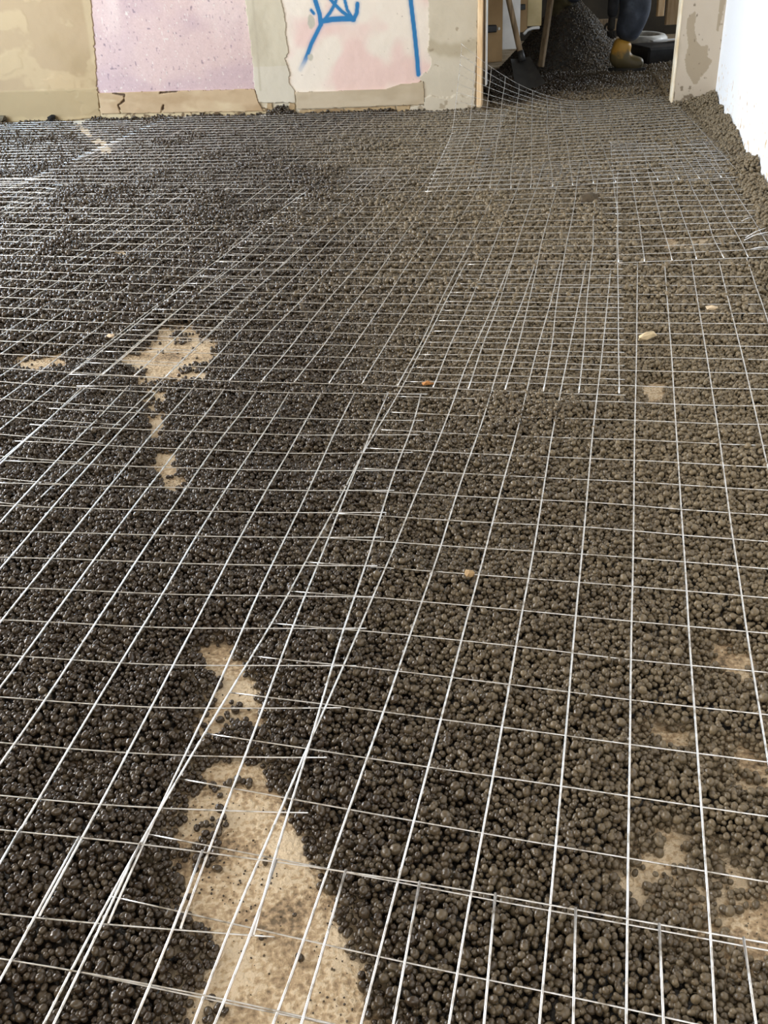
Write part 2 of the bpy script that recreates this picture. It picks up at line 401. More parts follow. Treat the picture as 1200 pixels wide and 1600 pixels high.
def mixc(a, b_, t):
    return a * (1 - t[..., None]) + np.asarray(b_) * t[..., None]
def base(c, S):
    return np.broadcast_to(lin(c), S.shape + (3,)).copy()
def wpl(pts): return [wp(*p) for p in pts]

# yellowish plaster at the far left
BL = [(a, bb) for a, bb in [(-8, 0)]]
Z140 = wp(80, 140)[1]
def c_left(S, Z):
    c = base((208, 188, 160), S)
    n = fbm(S * 2.2, Z * 2.6, 21, 4); c = mixc(c, lin((196, 176, 144)), sstep(0.45, 0.75, n))
    c = mixc(c, lin((212, 182, 142)), sstep(0.62, 0.8, fbm(S * 1.3 + 5, Z * 1.5, 22, 3)) * 0.8)
    patch_ = fbm(S * 5, Z * 7, 23, 4) + 0.22 * np.exp(-((Z - 0.36) / 0.13) ** 2)
    c = mixc(c, lin((230, 212, 180)), sstep(0.58, 0.68, patch_) * 0.55)
    e = dseg(S, Z, wpl([(131, -120), (136, 0), (146, 60), (150, 95)]))
    c = mixc(c, lin((226, 210, 180)), sstep(0.045, 0.02, e) * 0.7)
    low = sstep(Z140 + 0.006, Z140 - 0.006, Z + (fbm(S * 9, Z, 4) - 0.5) * 0.02)
    c = mixc(c, lin((198, 182, 148)), low * 0.75)
    c = mixc(c, lin((224, 206, 170)), sstep(0.075, 0.05, Z + (fbm(S * 16, Z * 9, 8) - 0.5) * 0.05) * 0.7)
    return c * np.array([0.80, 0.735, 0.61])
def r_left(S, Z):
    return np.where(Z < Z140, 0.004, 0.0) + 0.002 * sstep(0.6, 0.64, fbm(S * 5, Z * 7, 23, 4))
tag(coat('plaster_coat', [(-170, -130), (131, -120), (143, 0), (148, 60), (151, 100), (153, 142), (158, 182), (100, 189), (-170, 196)], 0.012, c_left, wall_back, relief=r_left, seed=2, res=0.007), 'yellowish patchy plaster')
# pink speckled panel
def c_pink(S, Z):
    c = base((240, 212, 208), S)
    c = mixc(c, lin((225, 198, 201)), sstep(0.35, 0.7, fbm(S * 3, Z * 3, 31, 3) + 0.5 * sstep(0.5, 0.15, Z) - 0.1))
    c = mixc(c, lin((250, 226, 222)), sstep(0.5, 0.75, fbm(S * 4 + 9, Z * 1.2, 33, 3)) * sstep(0.3, 0.8, Z))
    w = vnoise(S * 95, Z * 60, 35); c = mixc(c, lin((255, 248, 240)), sstep(0.88, 0.95, w))
    d = vnoise(S * 90 + 3, Z * 55, 37); c = mixc(c, lin((158, 138, 152)), sstep(0.87, 0.94, d) * 0.8)
    return c * (0.82 + 0.12 * vnoise(S * 160, Z * 160, 39))[..., None]
tag(coat('speckled_panel', [(118, -120), (132, 0), (138, 60), (142, 100), (145, 149), (240, 147), (320, 145), (406, 142), (402, 80), (392, 0), (381, -120)], 0.008, c_pink, wall_back, seed=3, ragged=0.002), 'pink speckled panel set in the plaster')
CR1 = wpl([(178, 145), (188, 147), (196, 147), (195, 158), (186, 164), (191, 176)])
CR2 = wpl([(252, 145), (277, 142)]); CR3 = wpl([(257, 164), (254, 175)])
def crack(S, Z):
    e = np.minimum(np.minimum(dseg(S, Z, CR1), dseg(S, Z, CR2)), dseg(S, Z, CR3)) + (fbm(S * 50, Z * 50, 5) - 0.5) * 0.016
    return sstep(0.008, 0.003, e)
def c_strip(S, Z):
    c = base((208, 182, 146), S)
    c = mixc(c, lin((190, 162, 124)), sstep(0.4, 0.75, fbm(S * 6, Z * 12, 41, 4)))
    c = mixc(c, lin((226, 206, 170)), sstep(0.55, 0.8, fbm(S * 4, Z * 9, 43, 4)) * 0.8)
    c = mixc(c, lin((92, 70, 46)), crack(S, Z))
    return c
tag(coat('skirting_strip', [(155, 145), (398, 138.5), (405, 160), (412, 173), (160, 177)], 0.022, c_strip, wall_back, relief=lambda S, Z: -0.012 * crack(S, Z), seed=4, ragged=0.0015, res=0.004), 'tan cracked strip under the pink panel')
def c_crumb(S, Z):
    c = base((214, 196, 158), S); n = fbm(S * 30, Z * 40, 51, 3)
    return mixc(c, lin((120, 98, 68)), sstep(0.56, 0.66, n))
coat('plaster_rubble', [(150, 170), (300, 172), (418, 168), (420, 182), (300, 186), (150, 190)], 0.015, c_crumb, wall_back, seed=5, ragged=0.008)
# grey plaster pillar strip
def c_pillar(S, Z):
    c = base((220, 211, 188), S)
    c = mixc(c, lin((206, 196, 172)), sstep(0.45, 0.7, fbm(S * 5, Z * 4, 61, 4)))
    zt = wp(430, 103)[1]
    c = mixc(c, lin((224, 217, 200)), sstep(zt + 0.004, zt - 0.004, Z + (fbm(S * 12, Z, 6) - 0.5) * 0.01) * 0.8)
    c = mixc(c, lin((196, 186, 164)), sstep(0.012, 0.004, dseg(S, Z, wpl([(390, -120), (396, 0), (402, 60), (408, 140)]))) * 0.6)
    return c
tag(coat('plaster_coat', [(373, -120), (384, 0), (394, 80), (399, 137), (405, 158), (414, 160), (462, 160), (462, 142), (452, 128), (453, 112), (446, 92), (452, 80), (448, 60), (446, 30), (441, 0), (432, -120)], 0.018, c_pillar, wall_back, seed=6), 'grey plaster strip between the two panels')
# white and pink panel with blue spray paint
ST = [([(490, -60), (493, 0), (500, 22), (502, 38)], 0.019), ([(502, 38), (496, 50), (487, 68), (481, 85), (476, 97), (470, 108)], 0.017),
      ([(503, 33), (520, 30), (535, 29), (548, 29), (553, 30)], 0.021), ([(503, 36), (516, 20), (524, 6), (530, -20)], 0.014),
      ([(551, 28), (543, 15), (538, -5), (535, -30)], 0.013), ([(553, 30), (558, 20), (559, 6)], 0.017),
      ([(510, -10), (522, 5), (535, 18), (550, 28)], 0.014), ([(487, 16), (491, 21)], 0.012), ([(641, -120), (642, 0), (648, 50), (652, 90), (654, 116)], 0.018)]
STW = [(wpl(p), w) for p, w in ST]
def c_graf(S, Z):
    c = base((252, 242, 228), S)
    pk = fbm(S * 3.2, Z * 3.4, 71, 3) + 0.25 * sstep(0.55, 0.2, Z) - 0.12 * sstep(1.0, 1.5, S - wp(670, 60)[0] + 0.55)
    c = mixc(c, lin((248, 216, 208)), sstep(0.46, 0.66, pk) * 0.9)
    chips = np.minimum(np.hypot((S - wp(487, 33)[0]) * 1.2, (Z - wp(487, 33)[1]) * 0.75) - 0.032, np.hypot(S - wp(486, 89)[0], Z - wp(486, 89)[1]) - 0.022) + (fbm(S * 40, Z * 40, 73) - 0.5) * 0.02
    mk = np.zeros(S.shape)
    for p, w in STW:
        d = dseg(S, Z, p)
        mk = np.maximum(mk, sstep(w * 1.05, w * 0.72, d)); mk = np.maximum(mk, 0.28 * sstep(w * 2.1, w * 0.8, d))
    fade = sstep(wp(470, 110)[1], wp(480, 84)[1], Z)
    fade = np.where(S < wp(600, 60)[0], 1.0, fade)
    mk = mk * (0.25 + 0.75 * fade)
    c = mixc(c, lin((38, 128, 190)), mk)
    c = mixc(c, lin((206, 202, 186)), sstep(0.004, -0.004, chips))
    dots = vnoise(S * 60, Z * 60, 75); c = mixc(c, lin((196, 180, 168)), sstep(0.975, 0.99, dots))
    return c
GP = [(422, -120), (431, 0), (436, 30), (438, 60), (442, 80), (438, 90), (442, 110), (444, 128), (454, 148), (485, 147), (520, 146), (560, 144), (605, 142), (628, 134), (645, 132), (664, 124), (678, 114), (684, 100), (684, 92), (678, 80), (680, 60), (679, 40), (678, 0), (675, -120)]
tag(coat('painted_panel', GP, 0.012, c_graf, wall_back, seed=7, ragged=0.003), 'white and pink painted panel with blue spray strokes')
def c_board(S, Z):
    c = base((211, 196, 170), S); return mixc(c, lin((198, 182, 154)), sstep(0.4, 0.75, fbm(S * 4, Z * 10, 81, 4)))
tag(coat('skirting_strip', [(463, 143.5), (520, 142), (605, 138.5), (626, 131), (642, 130), (662, 127), (664, 162), (465, 170)], 0.024, c_board, wall_back, seed=8, ragged=0.001, res=0.004), 'beige strip under the spray painted panel')
def c_bk(S, Z):
    c = base((200, 176, 136), S); return mixc(c, lin((172, 146, 108)), sstep(0.4, 0.7, fbm(S * 14, Z * 20, 91, 3)))
for pl in ([(468, 172), (537.5, 168.7), (537.5, 184), (468, 188)], [(539.5, 168.5), (618, 165.5), (618, 182), (539.5, 184)], [(621, 165.3), (641, 164.5), (641, 180), (621, 182)], [(418, 161), (425, 161), (428, 176), (418, 178)], [(453, 161), (461, 162), (462, 174), (451, 176)]):
    coat('brick', pl, 0.012, c_bk, wall_back, seed=9, ragged=0.002, res=0.004)
STAIN = wpl([(690, 66), (715, 62), (730, 66), (738, 82), (705, 86), (690, 88), (676, 84)])
def c_right(S, Z):
    c = base((221, 211, 189), S)
    c = mixc(c, lin((208, 197, 174)), sstep(0.42, 0.72, fbm(S * 4, Z * 2.4, 101, 4)))
    zl = wp(700, 75)[1]
    d = np.abs(Z - zl + 0.05 - 0.09 * fbm(S * 7, Z * 0, 103, 3)) 
    c = mixc(c, lin((192, 180, 152)), sstep(0.06, 0.02, d) * 0.75)
    c = mixc(c, lin((223, 215, 196)), sstep(zl - 0.05, zl - 0.09, Z) * 0.7)
    sp_ = fbm(S * 26, Z * 30, 105, 3) + 0.2 * sstep(0.14, 0.05, Z)
    c = mixc(c, lin((150, 132, 102)), sstep(0.79, 0.85, sp_) * 0.6)
    return c
ZLEDGE = wp(700, 150)[1]
def r_right(S, Z):
    return np.where(Z < ZLEDGE + (fbm(S * 12, Z * 0, 7) - 0.5) * 0.05, 0.010, 0.0)
tag(coat('plaster_coat', [(666, -120), (669, 0), (671, 60), (668, 80), (675, 92), (674, 101), (668, 112), (655, 119), (662, 127), (664, 163), (641, 166), (641, 182), (700, 180), (736, 176), (742, 165), (745, 80), (748, 0), (751, -120)], 0.018, c_right, wall_back, relief=r_right, seed=10), 'stained plaster beside the doorway')
SP = wpl([(1000 + x / 6, y / 6) for x, y in [(510, 100), (440, 180), (435, 260), (450, 420), (415, 560), (440, 680), (500, 790), (530, 790), (560, 720), (640, 650), (670, 560), (630, 530), (635, 420), (590, 440), (570, 430), (530, 380), (510, 280), (520, 110)]])
SP2 = wpl([(1000 + x / 6, y / 6) for x, y in [(745, 0), (730, 200), (718, 300), (735, 300), (770, 150), (800, 0)]])
def c_pier(S, Z):
    c = base((222, 211, 194), S)
    c = mixc(c, lin((210, 200, 182)), sstep(0.45, 0.7, fbm(S * 6, Z * 3, 111, 4)))
    j = (fbm(S * 30, Z * 30, 113) - 0.5) * 0.012
    m_ = inside(S + j, Z + j, SP) | inside(S + j, Z + j, SP2)
    c = mixc(c, lin((184, 170, 145)), m_ * 0.85)
    cr = sstep(0.66, 0.72, fbm(S * 40, Z * 34, 115, 3) + 0.15 * sstep(0.2, 0.06, Z) - 0.12 * sstep(0.16, 0.25, Z))
    return mixc(c, lin((120, 106, 84)), cr * 0.8)
tag(coat('plaster_coat', [(1083, -160), (1066, 0), (1060, 60), (1051, 160), (1050, 175), (1122, 172), (1120, 150), (1138, 0), (1160, -160)], 0.012, c_pier, pier, seed=11, res=0.005), 'stained plaster face')

# door lining
def wbar(name, pa, pb, width, depth, off, m, parent=None):
    a = wp(*pa); c = wp(*pb); bm = bmesh.new()
    frame_box(bm, wall3(*a, off), wall3(*c, off), width, depth, up=(WN[0], WN[1], 0), bev=0.002)
    return obj(name, bm, m, parent)
tz = wp(750, 0)[0]
bm = bmesh.new()
frame_box(bm, wall3(DOOR_L + 0.005, 0.055, -0.045), wall3(DOOR_L - 0.012, 2.05, -0.045), 0.15, 0.036, up=(WU[0], WU[1], 0))
tag(obj('trim_1', bm, M_WOOD), 'raw wood lining on the left edge of the doorway', kind='structure')
bm = bmesh.new()
frame_box(bm, wall3(DOOR_L - 0.038, 0.19, -0.06), wall3(DOOR_L - 0.038, 2.05, -0.06), 0.09, 0.012, up=(WU[0], WU[1], 0))
tag(obj('trim_2', bm, M_WHITE), 'white strip beside the wooden door lining', kind='structure')
bm = bmesh.new()
frame_box(bm, wall3(DOOR_R + 0.006, 0.05, -0.05), wall3(DOOR_R + 0.006, 2.05, -0.05), 0.13, 0.016, up=(WU[0], WU[1], 0))
tag(obj('trim_3', bm, noise_mat('cream_lining', [(0.3, tuple(lin((206, 182, 140)))), (0.7, tuple(lin((240, 228, 204))))], scale=7)), 'pale lining on the right edge of the doorway', kind='structure')

# ------------------------------------------------------------------ bed of pebbles
def gp(pts, z=0.005): return np.array([g(x, y, z) for x, y in pts])
PATCHES = [  # bare slab showing through
    ([(322, 1205), (345, 1192), (398, 1196), (428, 1240), (452, 1290), (474, 1340), (502, 1400), (530, 1470), (552, 1530), (585, 1640), (290, 1640), (318, 1540), (345, 1490), (318, 1440), (296, 1400), (282, 1350), (290, 1290), (312, 1250)], 0.012),
    ([(316, 1014), (358, 1010), (378, 1050), (398, 1062), (386, 1080), (416, 1108), (398, 1128), (368, 1108), (346, 1140), (318, 1146), (328, 1095), (344, 1060)], 0.02),
    ([(192, 556), (228, 542), (256, 512), (292, 510), (326, 530), (332, 560), (318, 592), (288, 594), (252, 602), (246, 628), (234, 628), (226, 602), (202, 580)], 0.03),
    ([(8, 566), (50, 550), (98, 557), (102, 571), (50, 580)], 0.02),
    ([(238, 606), (258, 608), (254, 650), (246, 684), (236, 680), (232, 640)], 0.012), ([(248, 708), (270, 712), (268, 740), (250, 738)], 0.012), ([(258, 748), (288, 749), (284, 763), (264, 764)], 0.012),
    ([(1013, 600), (1036, 597), (1040, 615), (1022, 630), (1006, 618)], 0.014),
    ([(1040, 371), (1108, 374), (1092, 391), (1036, 390)], 0.02), ([(1026, 399), (1054, 401), (1052, 413), (1028, 411)], 0.015),
    ([(1000, 1394), (1080, 1366), (1260, 1395), (1260, 1495), (1130, 1506), (1060, 1470), (1084, 1432), (1010, 1424)], 0.03),
    ([(1118, 1012), (1160, 1018), (1168, 1058), (1122, 1056)], 0.03), ([(1040, 1145), (1085, 1152), (1078, 1170), (1042, 1164)], 0.02), ([(1035, 1305), (1070, 1300), (1100, 1340), (1062, 1362), (1020, 1352)], 0.025),
    ([(1160, 1180), (1240, 1190), (1240, 1230), (1170, 1225)], 0.03),
    ([(110, 190), (126, 193), (168, 224), (178, 236), (164, 246), (156, 238), (146, 224), (124, 208)], 0.03), ([(176, 393), (206, 394), (198, 404), (180, 403)], 0.02), ([(150, 248), (164, 250), (160, 258), (150, 256)], 0.02),
]
PATCHW = [(gp(p), j) for p, j in PATCHES]
THIN = gp([(285, 1290), (330, 1215), (420, 1215), (432, 1300), (405, 1400), (395, 1480), (350, 1600), (300, 1620), (300, 1400)])
THIN2 = gp([(1000, 1380), (1100, 1300), (1260, 1280), (1260, 1620), (1000, 1620)])
PITS = [((470, 712), 0.07, 0.02), ((510, 640), 0.05, 0.016), ((90, 712), 0.07, 0.018), ((150, 1180), 0.09, 0.012), ((60, 1180), 0.07, 0.012), ((430, 400), 0.1, 0.014), ((250, 355), 0.09, 0.014), ((250, 512), 0.05, 0.01), ((760, 700), 0.035, 0.014), ((100, 1550), 0.07, 0.008), ((470, 810), 0.05, 0.012), ((690, 830), 0.05, 0.008)]
PITW = [(g(*p), r, d) for p, r, d in PITS]
RIDGES = [([(778, 640), (775, 700), (782, 760)], 0.045, 0.012), ([(850, 650), (830, 730), (850, 790)], 0.05, 0.010), ([(600, 890), (680, 900), (745, 905)], 0.05, 0.010), ([(700, 985), (740, 1000)], 0.05, 0.006), ([(480, 350), (520, 262)], 0.12, 0.012), ([(360, 340), (440, 330)], 0.12, 0.014), ([(350, 245), (420, 265), (500, 270)], 0.14, 0.014), ([(140, 700), (150, 640)], 0.06, 0.010), ([(915, 318), (925, 322)], 0.05, 0.022), ([(540, 215), (600, 230)], 0.16, 0.014), ([(760, 620), (830, 625), (880, 640)], 0.06, 0.01)]
RIDGEW = [(gp(p, 0.03), r, h) for p, r, h in RIDGES]
def hbed(x, y, grow=0.0):
    """height of the pebble bed; also returns how bare the slab is (1 = bare)"""
    rng_ = np.hypot(x, y)
    h = 0.022 + (fbm(x * 7, y * 7, 201, 3) - 0.5) * 0.020 + (vnoise(x * 22, y * 22, 205) - 0.5) * 0.010
    h = h + (fbm(x * 2.2, y * 2.2, 207, 2) - 0.5) * 0.012
    far = sstep(2.4, 4.2, rng_)
    h = h + far * ((fbm(x * 5.2, y * 5.2, 211, 3) - 0.5) * 0.038 + 0.004)
    for c, r, d in PITW: h = h - d * np.exp(-((x - c[0]) ** 2 + (y - c[1]) ** 2) / (r * r))
    for p, r, d in RIDGEW: h = h + d * np.exp(-(dseg(x, y, p) / r) ** 2)
    dw = (x - CORNER[0]) * SN[0] + (y - CORNER[1]) * SN[1]                 # from the right wall
    db = (x - CORNER[0]) * WN[0] + (y - CORNER[1]) * WN[1]                 # from the back wall
    sb = (x - CORNER[0]) * WU[0] + (y - CORNER[1]) * WU[1]
    h = h + 0.055 * np.exp(-(np.maximum(dw, 0) / 0.10) ** 2) * (0.45 + 1.0 * vnoise(x * 9, y * 9, 221)) * sstep(0.2, 0.9, y)
    solid = (sb < DOOR_R + 0.03) | (sb > DOOR_L - 0.02)
    h = h + solid * 0.014 * np.exp(-(np.maximum(db, 0) / 0.10) ** 2) * (0.25 + vnoise(x * 7, y * 7, 223)) * (db > -0.15)
    h = h + 0.035 * np.exp(-(np.maximum(db, 0) / 0.3) ** 2) * (sb < DOOR_R) * sstep(0.5, 0.1, dw)
    nc = wp(439, 176); h = h + 0.06 * np.exp(-((sb - nc[0]) ** 2 + (np.maximum(db, 0)) ** 2) / 0.09 ** 2)
    bare = np.zeros(np.shape(x)); soft = np.zeros(np.shape(x))
    for p, j in PATCHW:
        lo = p.min(0) - 0.12; hi = p.max(0) + 0.12
        m_ = (x > lo[0]) & (x < hi[0]) & (y > lo[1]) & (y < hi[1])
        if not m_.any(): continue
        xx = x[m_]; yy = y[m_]
        sd = dseg(xx, yy, p, True); sd = np.where(inside(xx, yy, p), -sd, sd)
        soft[m_] = np.maximum(soft[m_], sstep(0.11, 0.0, sd))
        sd = sd + (fbm(xx * 32, yy * 32, 231, 3) - 0.5) * j * 3.2
        bare[m_] = np.maximum(bare[m_], sstep(0.014 + grow, -0.006 + grow, sd))
    h = h * (1 - 0.72 * soft)
    h = h * (1 - bare) - 0.02 * bare
    return h, bare
# points: a jittered lattice, finer near the camera
def lattice(sp, jit):
    xs = np.arange(-4.6, 4.4, sp); ys = np.arange(0.25, 10.2, sp * 0.87)
    X, Y = np.meshgrid(xs, ys); X[::2] += sp / 2
    X = X.ravel(); Y = Y.ravel()
    X = X + RNG.uniform(-jit, jit, X.size) * sp; Y = Y + RNG.uniform(-jit, jit, Y.size) * sp
    return X, Y
def region(X, Y):
    dw = (X - CORNER[0]) * SN[0] + (Y - CORNER[1]) * SN[1]; db = (X - CORNER[0]) * WN[0] + (Y - CORNER[1]) * WN[1]
    sb = (X - CORNER[0]) * WU[0] + (Y - CORNER[1]) * WU[1]
    inroom = (dw > 0.005) & (db > 0.012)
    door = (db <= 0.012) & (sb > DOOR_R + 0.03) & (sb < DOOR_L - 0.06) & (db > -2.3)
    beyond = (db < -0.13) & (db > -2.3) & (X < 5.0) & (X > 1.0)
    lw = (X - LEFT0[0]) * SN[0] + (Y - LEFT0[1]) * SN[1]
    inroom &= lw < -0.02
    view = (np.abs(X) < 0.47 * Y + 0.55) & (X < 0.47 * Y + 0.55)
    return (inroom | door | beyond) & view
pts = []; rad = []
for sp, jit, r0, near, far_ in ((0.0102, 0.30, 0.0052, 0.0, 3.1), (0.0145, 0.32, 0.0074, 3.1, 99)):
    for layer in (0, 1):
        X, Y = lattice(sp, jit if layer == 0 else 0.5)
        R = np.hypot(X, Y); k = region(X, Y) & (R >= near) & (R < far_)
        if layer == 1: k &= (RNG.random(X.size) < 0.36)
        X = X[k]; Y = Y[k]
        h, bare = hbed(X, Y)
        r = r0 * np.exp(RNG.normal(0, 0.20, X.size)); r = np.clip(r, r0 * 0.55, r0 * 1.55)
        z = h + RNG.uniform(-0.0025, 0.0025, X.size) + (r * 1.4 if layer else 0)
        k2 = bare < 0.45
        thin = (bare > 0.05) & (layer == 1); k2 &= ~thin
        # stray pebbles lying on the slab, in clusters
        stray = (~k2) & (layer == 0) & (RNG.random(X.size) < (0.5 + 0.4 * inside(X, Y, THIN) + 0.4 * inside(X, Y, THIN2)) * sstep(0.58, 0.68, fbm(X * 11, Y * 11, 241, 3) + 0.15 * inside(X, Y, THIN) + 0.12 * inside(X, Y, THIN2)) + 0.012)
        z = np.where(stray, r * 0.75, z); z = np.where(k2, np.maximum(z, r * 0.6), z)
        k2 |= stray
        pts.append(np.c_[X, Y, z][k2]); rad.append(r[k2])
# grit and crumbs on the bare slab
X, Y = lattice(0.011, 0.5); k = region(X, Y) & (np.hypot(X, Y) < 3.4); X = X[k]; Y = Y[k]
h, bare = hbed(X, Y, 0.03); k = (bare > 0.1) & (RNG.random(X.size) < 0.05 + 0.75 * sstep(0.5, 0.7, fbm(X * 20, Y * 20, 251, 3))); X = X[k]; Y = Y[k]
r = RNG.uniform(0.0006, 0.0017, X.size); pts.append(np.c_[X, Y, r * 0.5]); rad.append(r)
pts = np.concatenate(pts); rad = np.concatenate(rad)
# pebble shapes
def pebble_mesh(seed, sub=2):
    bm = bmesh.new(); bmesh.ops.create_icosphere(bm, subdivisions=sub, radius=1.0)
    rs = np.random.default_rng(seed); sx, sy, sz = rs.uniform(0.88, 1.22), rs.uniform(0.85, 1.1), rs.uniform(0.78, 1.0)
    K = rs.normal(0, 1.5, (4, 3)); ph = rs.uniform(0, 6, 4)
    for v in bm.verts:
        c = np.array(v.co); d = 1 + 0.06 * sum(math.sin(K[i] @ c + ph[i]) for i in range(4))
        v.co = (c[0] * sx * d, c[1] * sy * d, c[2] * sz * d)
    me = bpy.data.meshes.new('clay_pebble'); bm.to_mesh(me); bm.free()
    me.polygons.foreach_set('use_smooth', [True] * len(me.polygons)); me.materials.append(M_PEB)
    return me
PEB = [pebble_mesh(40 + k) for k in range(8)]
rot = RNG.uniform(-math.pi, math.pi, (len(pts), 3)); pick = RNG.integers(0, 8, len(pts))
# the 300 that show largest, as objects of their own
q = (pts - np.array([0, 0, CZ])) @ CAMM.T
px = 600 + FPX * q[:, 0] / q[:, 2]; py = 800 - FPX * q[:, 1] / q[:, 2]
size = rad * FPX / q[:, 2]
okv = (px > 6) & (px < 1194) & (py > 1000) & (py < 1592)
order = np.argsort(-np.where(okv, size, 0))
sel = []
cell = {}
for i in order:                                           # skip those buried under a larger neighbour
    kx, ky = int(pts[i, 0] / 0.014), int(pts[i, 1] / 0.014); hid = False
    for ax in (-1, 0, 1):
        for ay in (-1, 0, 1):
            for j in cell.get((kx + ax, ky + ay), ()):
                dd = pts[j] - pts[i]
                if math.hypot(dd[0], dd[1]) < 0.8 * (rad[i] + rad[j]) : hid = True
    if hid: continue
    cell.setdefault((kx, ky), []).append(i); sel.append(i)
    if len(sel) == 300: break
mask = np.ones(len(pts), bool); mask[sel] = False
big = gp(PATCHES[0][0])
PEBOBJ = []
for n_, i in enumerate(sel):
    o = bpy.data.objects.new('clay_pebble', PEB[n_ % 8]); COL.objects.link(o)
    o.location = pts[i]; o.rotation_euler = rot[i]; o.scale = (rad[i],) * 3
    p = pts[i, :2]
    if inside(p[:1], p[1:2], big)[0]:
        tag(o, 'dark round clay pebble lying loose on the bare slab at the bottom edge', 'pebble', 'clay pebbles loose on the bare slab')
    elif px[i] < 420:
        tag(o, 'wet dark round clay pebble left of the bare slab, under the nearest mesh', 'pebble', 'nearest wet clay pebbles left of the bare slab')
    elif px[i] < 820:
        tag(o, 'dark round clay pebble just right of the bare slab, under the nearest mesh', 'pebble', 'nearest clay pebbles right of the bare slab')
    else:
        tag(o, 'drier grey-brown round clay pebble in the bottom right corner, under the nearest mesh', 'pebble', 'nearest drier clay pebbles in the right corner')
    PEBOBJ.append(o)
# all the rest: one object of kind stuff; the sources are eight of the pebbles above
def scatter_object(name, P, R_, ROT, PICK, sources):
    me = bpy.data.meshes.new(name); me.vertices.add(len(P)); me.vertices.foreach_set('co', P.ravel())
    a = me.attributes.new('rot', 'FLOAT_VECTOR', 'POINT'); a.data.foreach_set('vector', ROT.ravel())
    a = me.attributes.new('size', 'FLOAT', 'POINT'); a.data.foreach_set('value', R_)
    a = me.attributes.new('pick', 'INT', 'POINT'); a.data.foreach_set('value', PICK.astype(np.int32))
    me.update()
    o = link(name, me)
    ng = bpy.data.node_groups.new(name, 'GeometryNodeTree')
    ng.interface.new_socket('Geometry', in_out='INPUT', socket_type='NodeSocketGeometry')
    ng.interface.new_socket('Geometry', in_out='OUTPUT', socket_type='NodeSocketGeometry')
    N = ng.nodes; L = ng.links
    gi = N.new('NodeGroupInput'); go = N.new('NodeGroupOutput'); ip = N.new('GeometryNodeInstanceOnPoints')
    gti = N.new('GeometryNodeGeometryToInstance')
    for s_ in reversed(sources):
        oi = N.new('GeometryNodeObjectInfo'); oi.inputs['Object'].default_value = s_; oi.inputs['As Instance'].default_value = False
        oi.transform_space = 'ORIGINAL'
        L.new(oi.outputs['Geometry'], gti.inputs[0])
    def named(n, t):
        a = N.new('GeometryNodeInputNamedAttribute'); a.data_type = t; a.inputs['Name'].default_value = n
        return [s_ for s_ in a.outputs if s_.enabled and s_.name == 'Attribute'][0]
    L.new(gi.outputs[0], ip.inputs['Points']); L.new(gti.outputs[0], ip.inputs['Instance'])
    ip.inputs['Pick Instance'].default_value = True
    L.new(named('pick', 'INT'), ip.inputs['Instance Index'])
    L.new(named('rot', 'FLOAT_VECTOR'), ip.inputs['Rotation']); L.new(named('size', 'FLOAT'), ip.inputs['Scale'])
    L.new(ip.outputs[0], go.inputs[0])
    md = o.modifiers.new('scatter', 'NODES'); md.node_group = ng
    return o
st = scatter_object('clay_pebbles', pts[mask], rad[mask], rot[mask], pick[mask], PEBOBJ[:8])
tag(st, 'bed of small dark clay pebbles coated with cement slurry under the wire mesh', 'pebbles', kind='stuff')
# slurry the pebbles sit in
res = 0.022
xs = np.arange(-4.4, 4.4, res); ys = np.arange(0.2, 10.0, res)
X, Y = np.meshgrid(xs, ys, indexing='ij'); H, _b = hbed(X, Y, 0.035)
_pc = g(-10, 235, 0.03)
H = H - 0.0075 + 0.011 * np.exp(-(((X - _pc[0]) / 0.75) ** 2 + ((Y - _pc[1]) / 0.9) ** 2))
keep = region(X + res / 2, Y + res / 2)[:-1, :-1]
idx = np.arange(X.size).reshape(X.shape)
Q = np.stack([idx[:-1, :-1], idx[1:, :-1], idx[1:, 1:], idx[:-1, 1:]], -1)[keep]
used = np.unique(Q); rm = np.full(X.size, -1); rm[used] = np.arange(len(used)); Q = rm[Q]
V = np.stack([X, Y, H], -1).reshape(-1, 3)[used]
me = bpy.data.meshes.new('cement_slurry'); me.vertices.add(len(V)); me.vertices.foreach_set('co', V.ravel())
me.loops.add(len(Q) * 4); me.loops.foreach_set('vertex_index', Q.ravel().astype(np.int32))
me.polygons.add(len(Q)); me.polygons.foreach_set('loop_start', np.arange(len(Q)) * 4); me.update(calc_edges=True)
me.polygons.foreach_set('use_smooth', [True] * len(Q))
tag(link('cement_slurry', me, M_BED), 'dark cement slurry between the pebbles on the slab', 'slurry', kind='stuff')

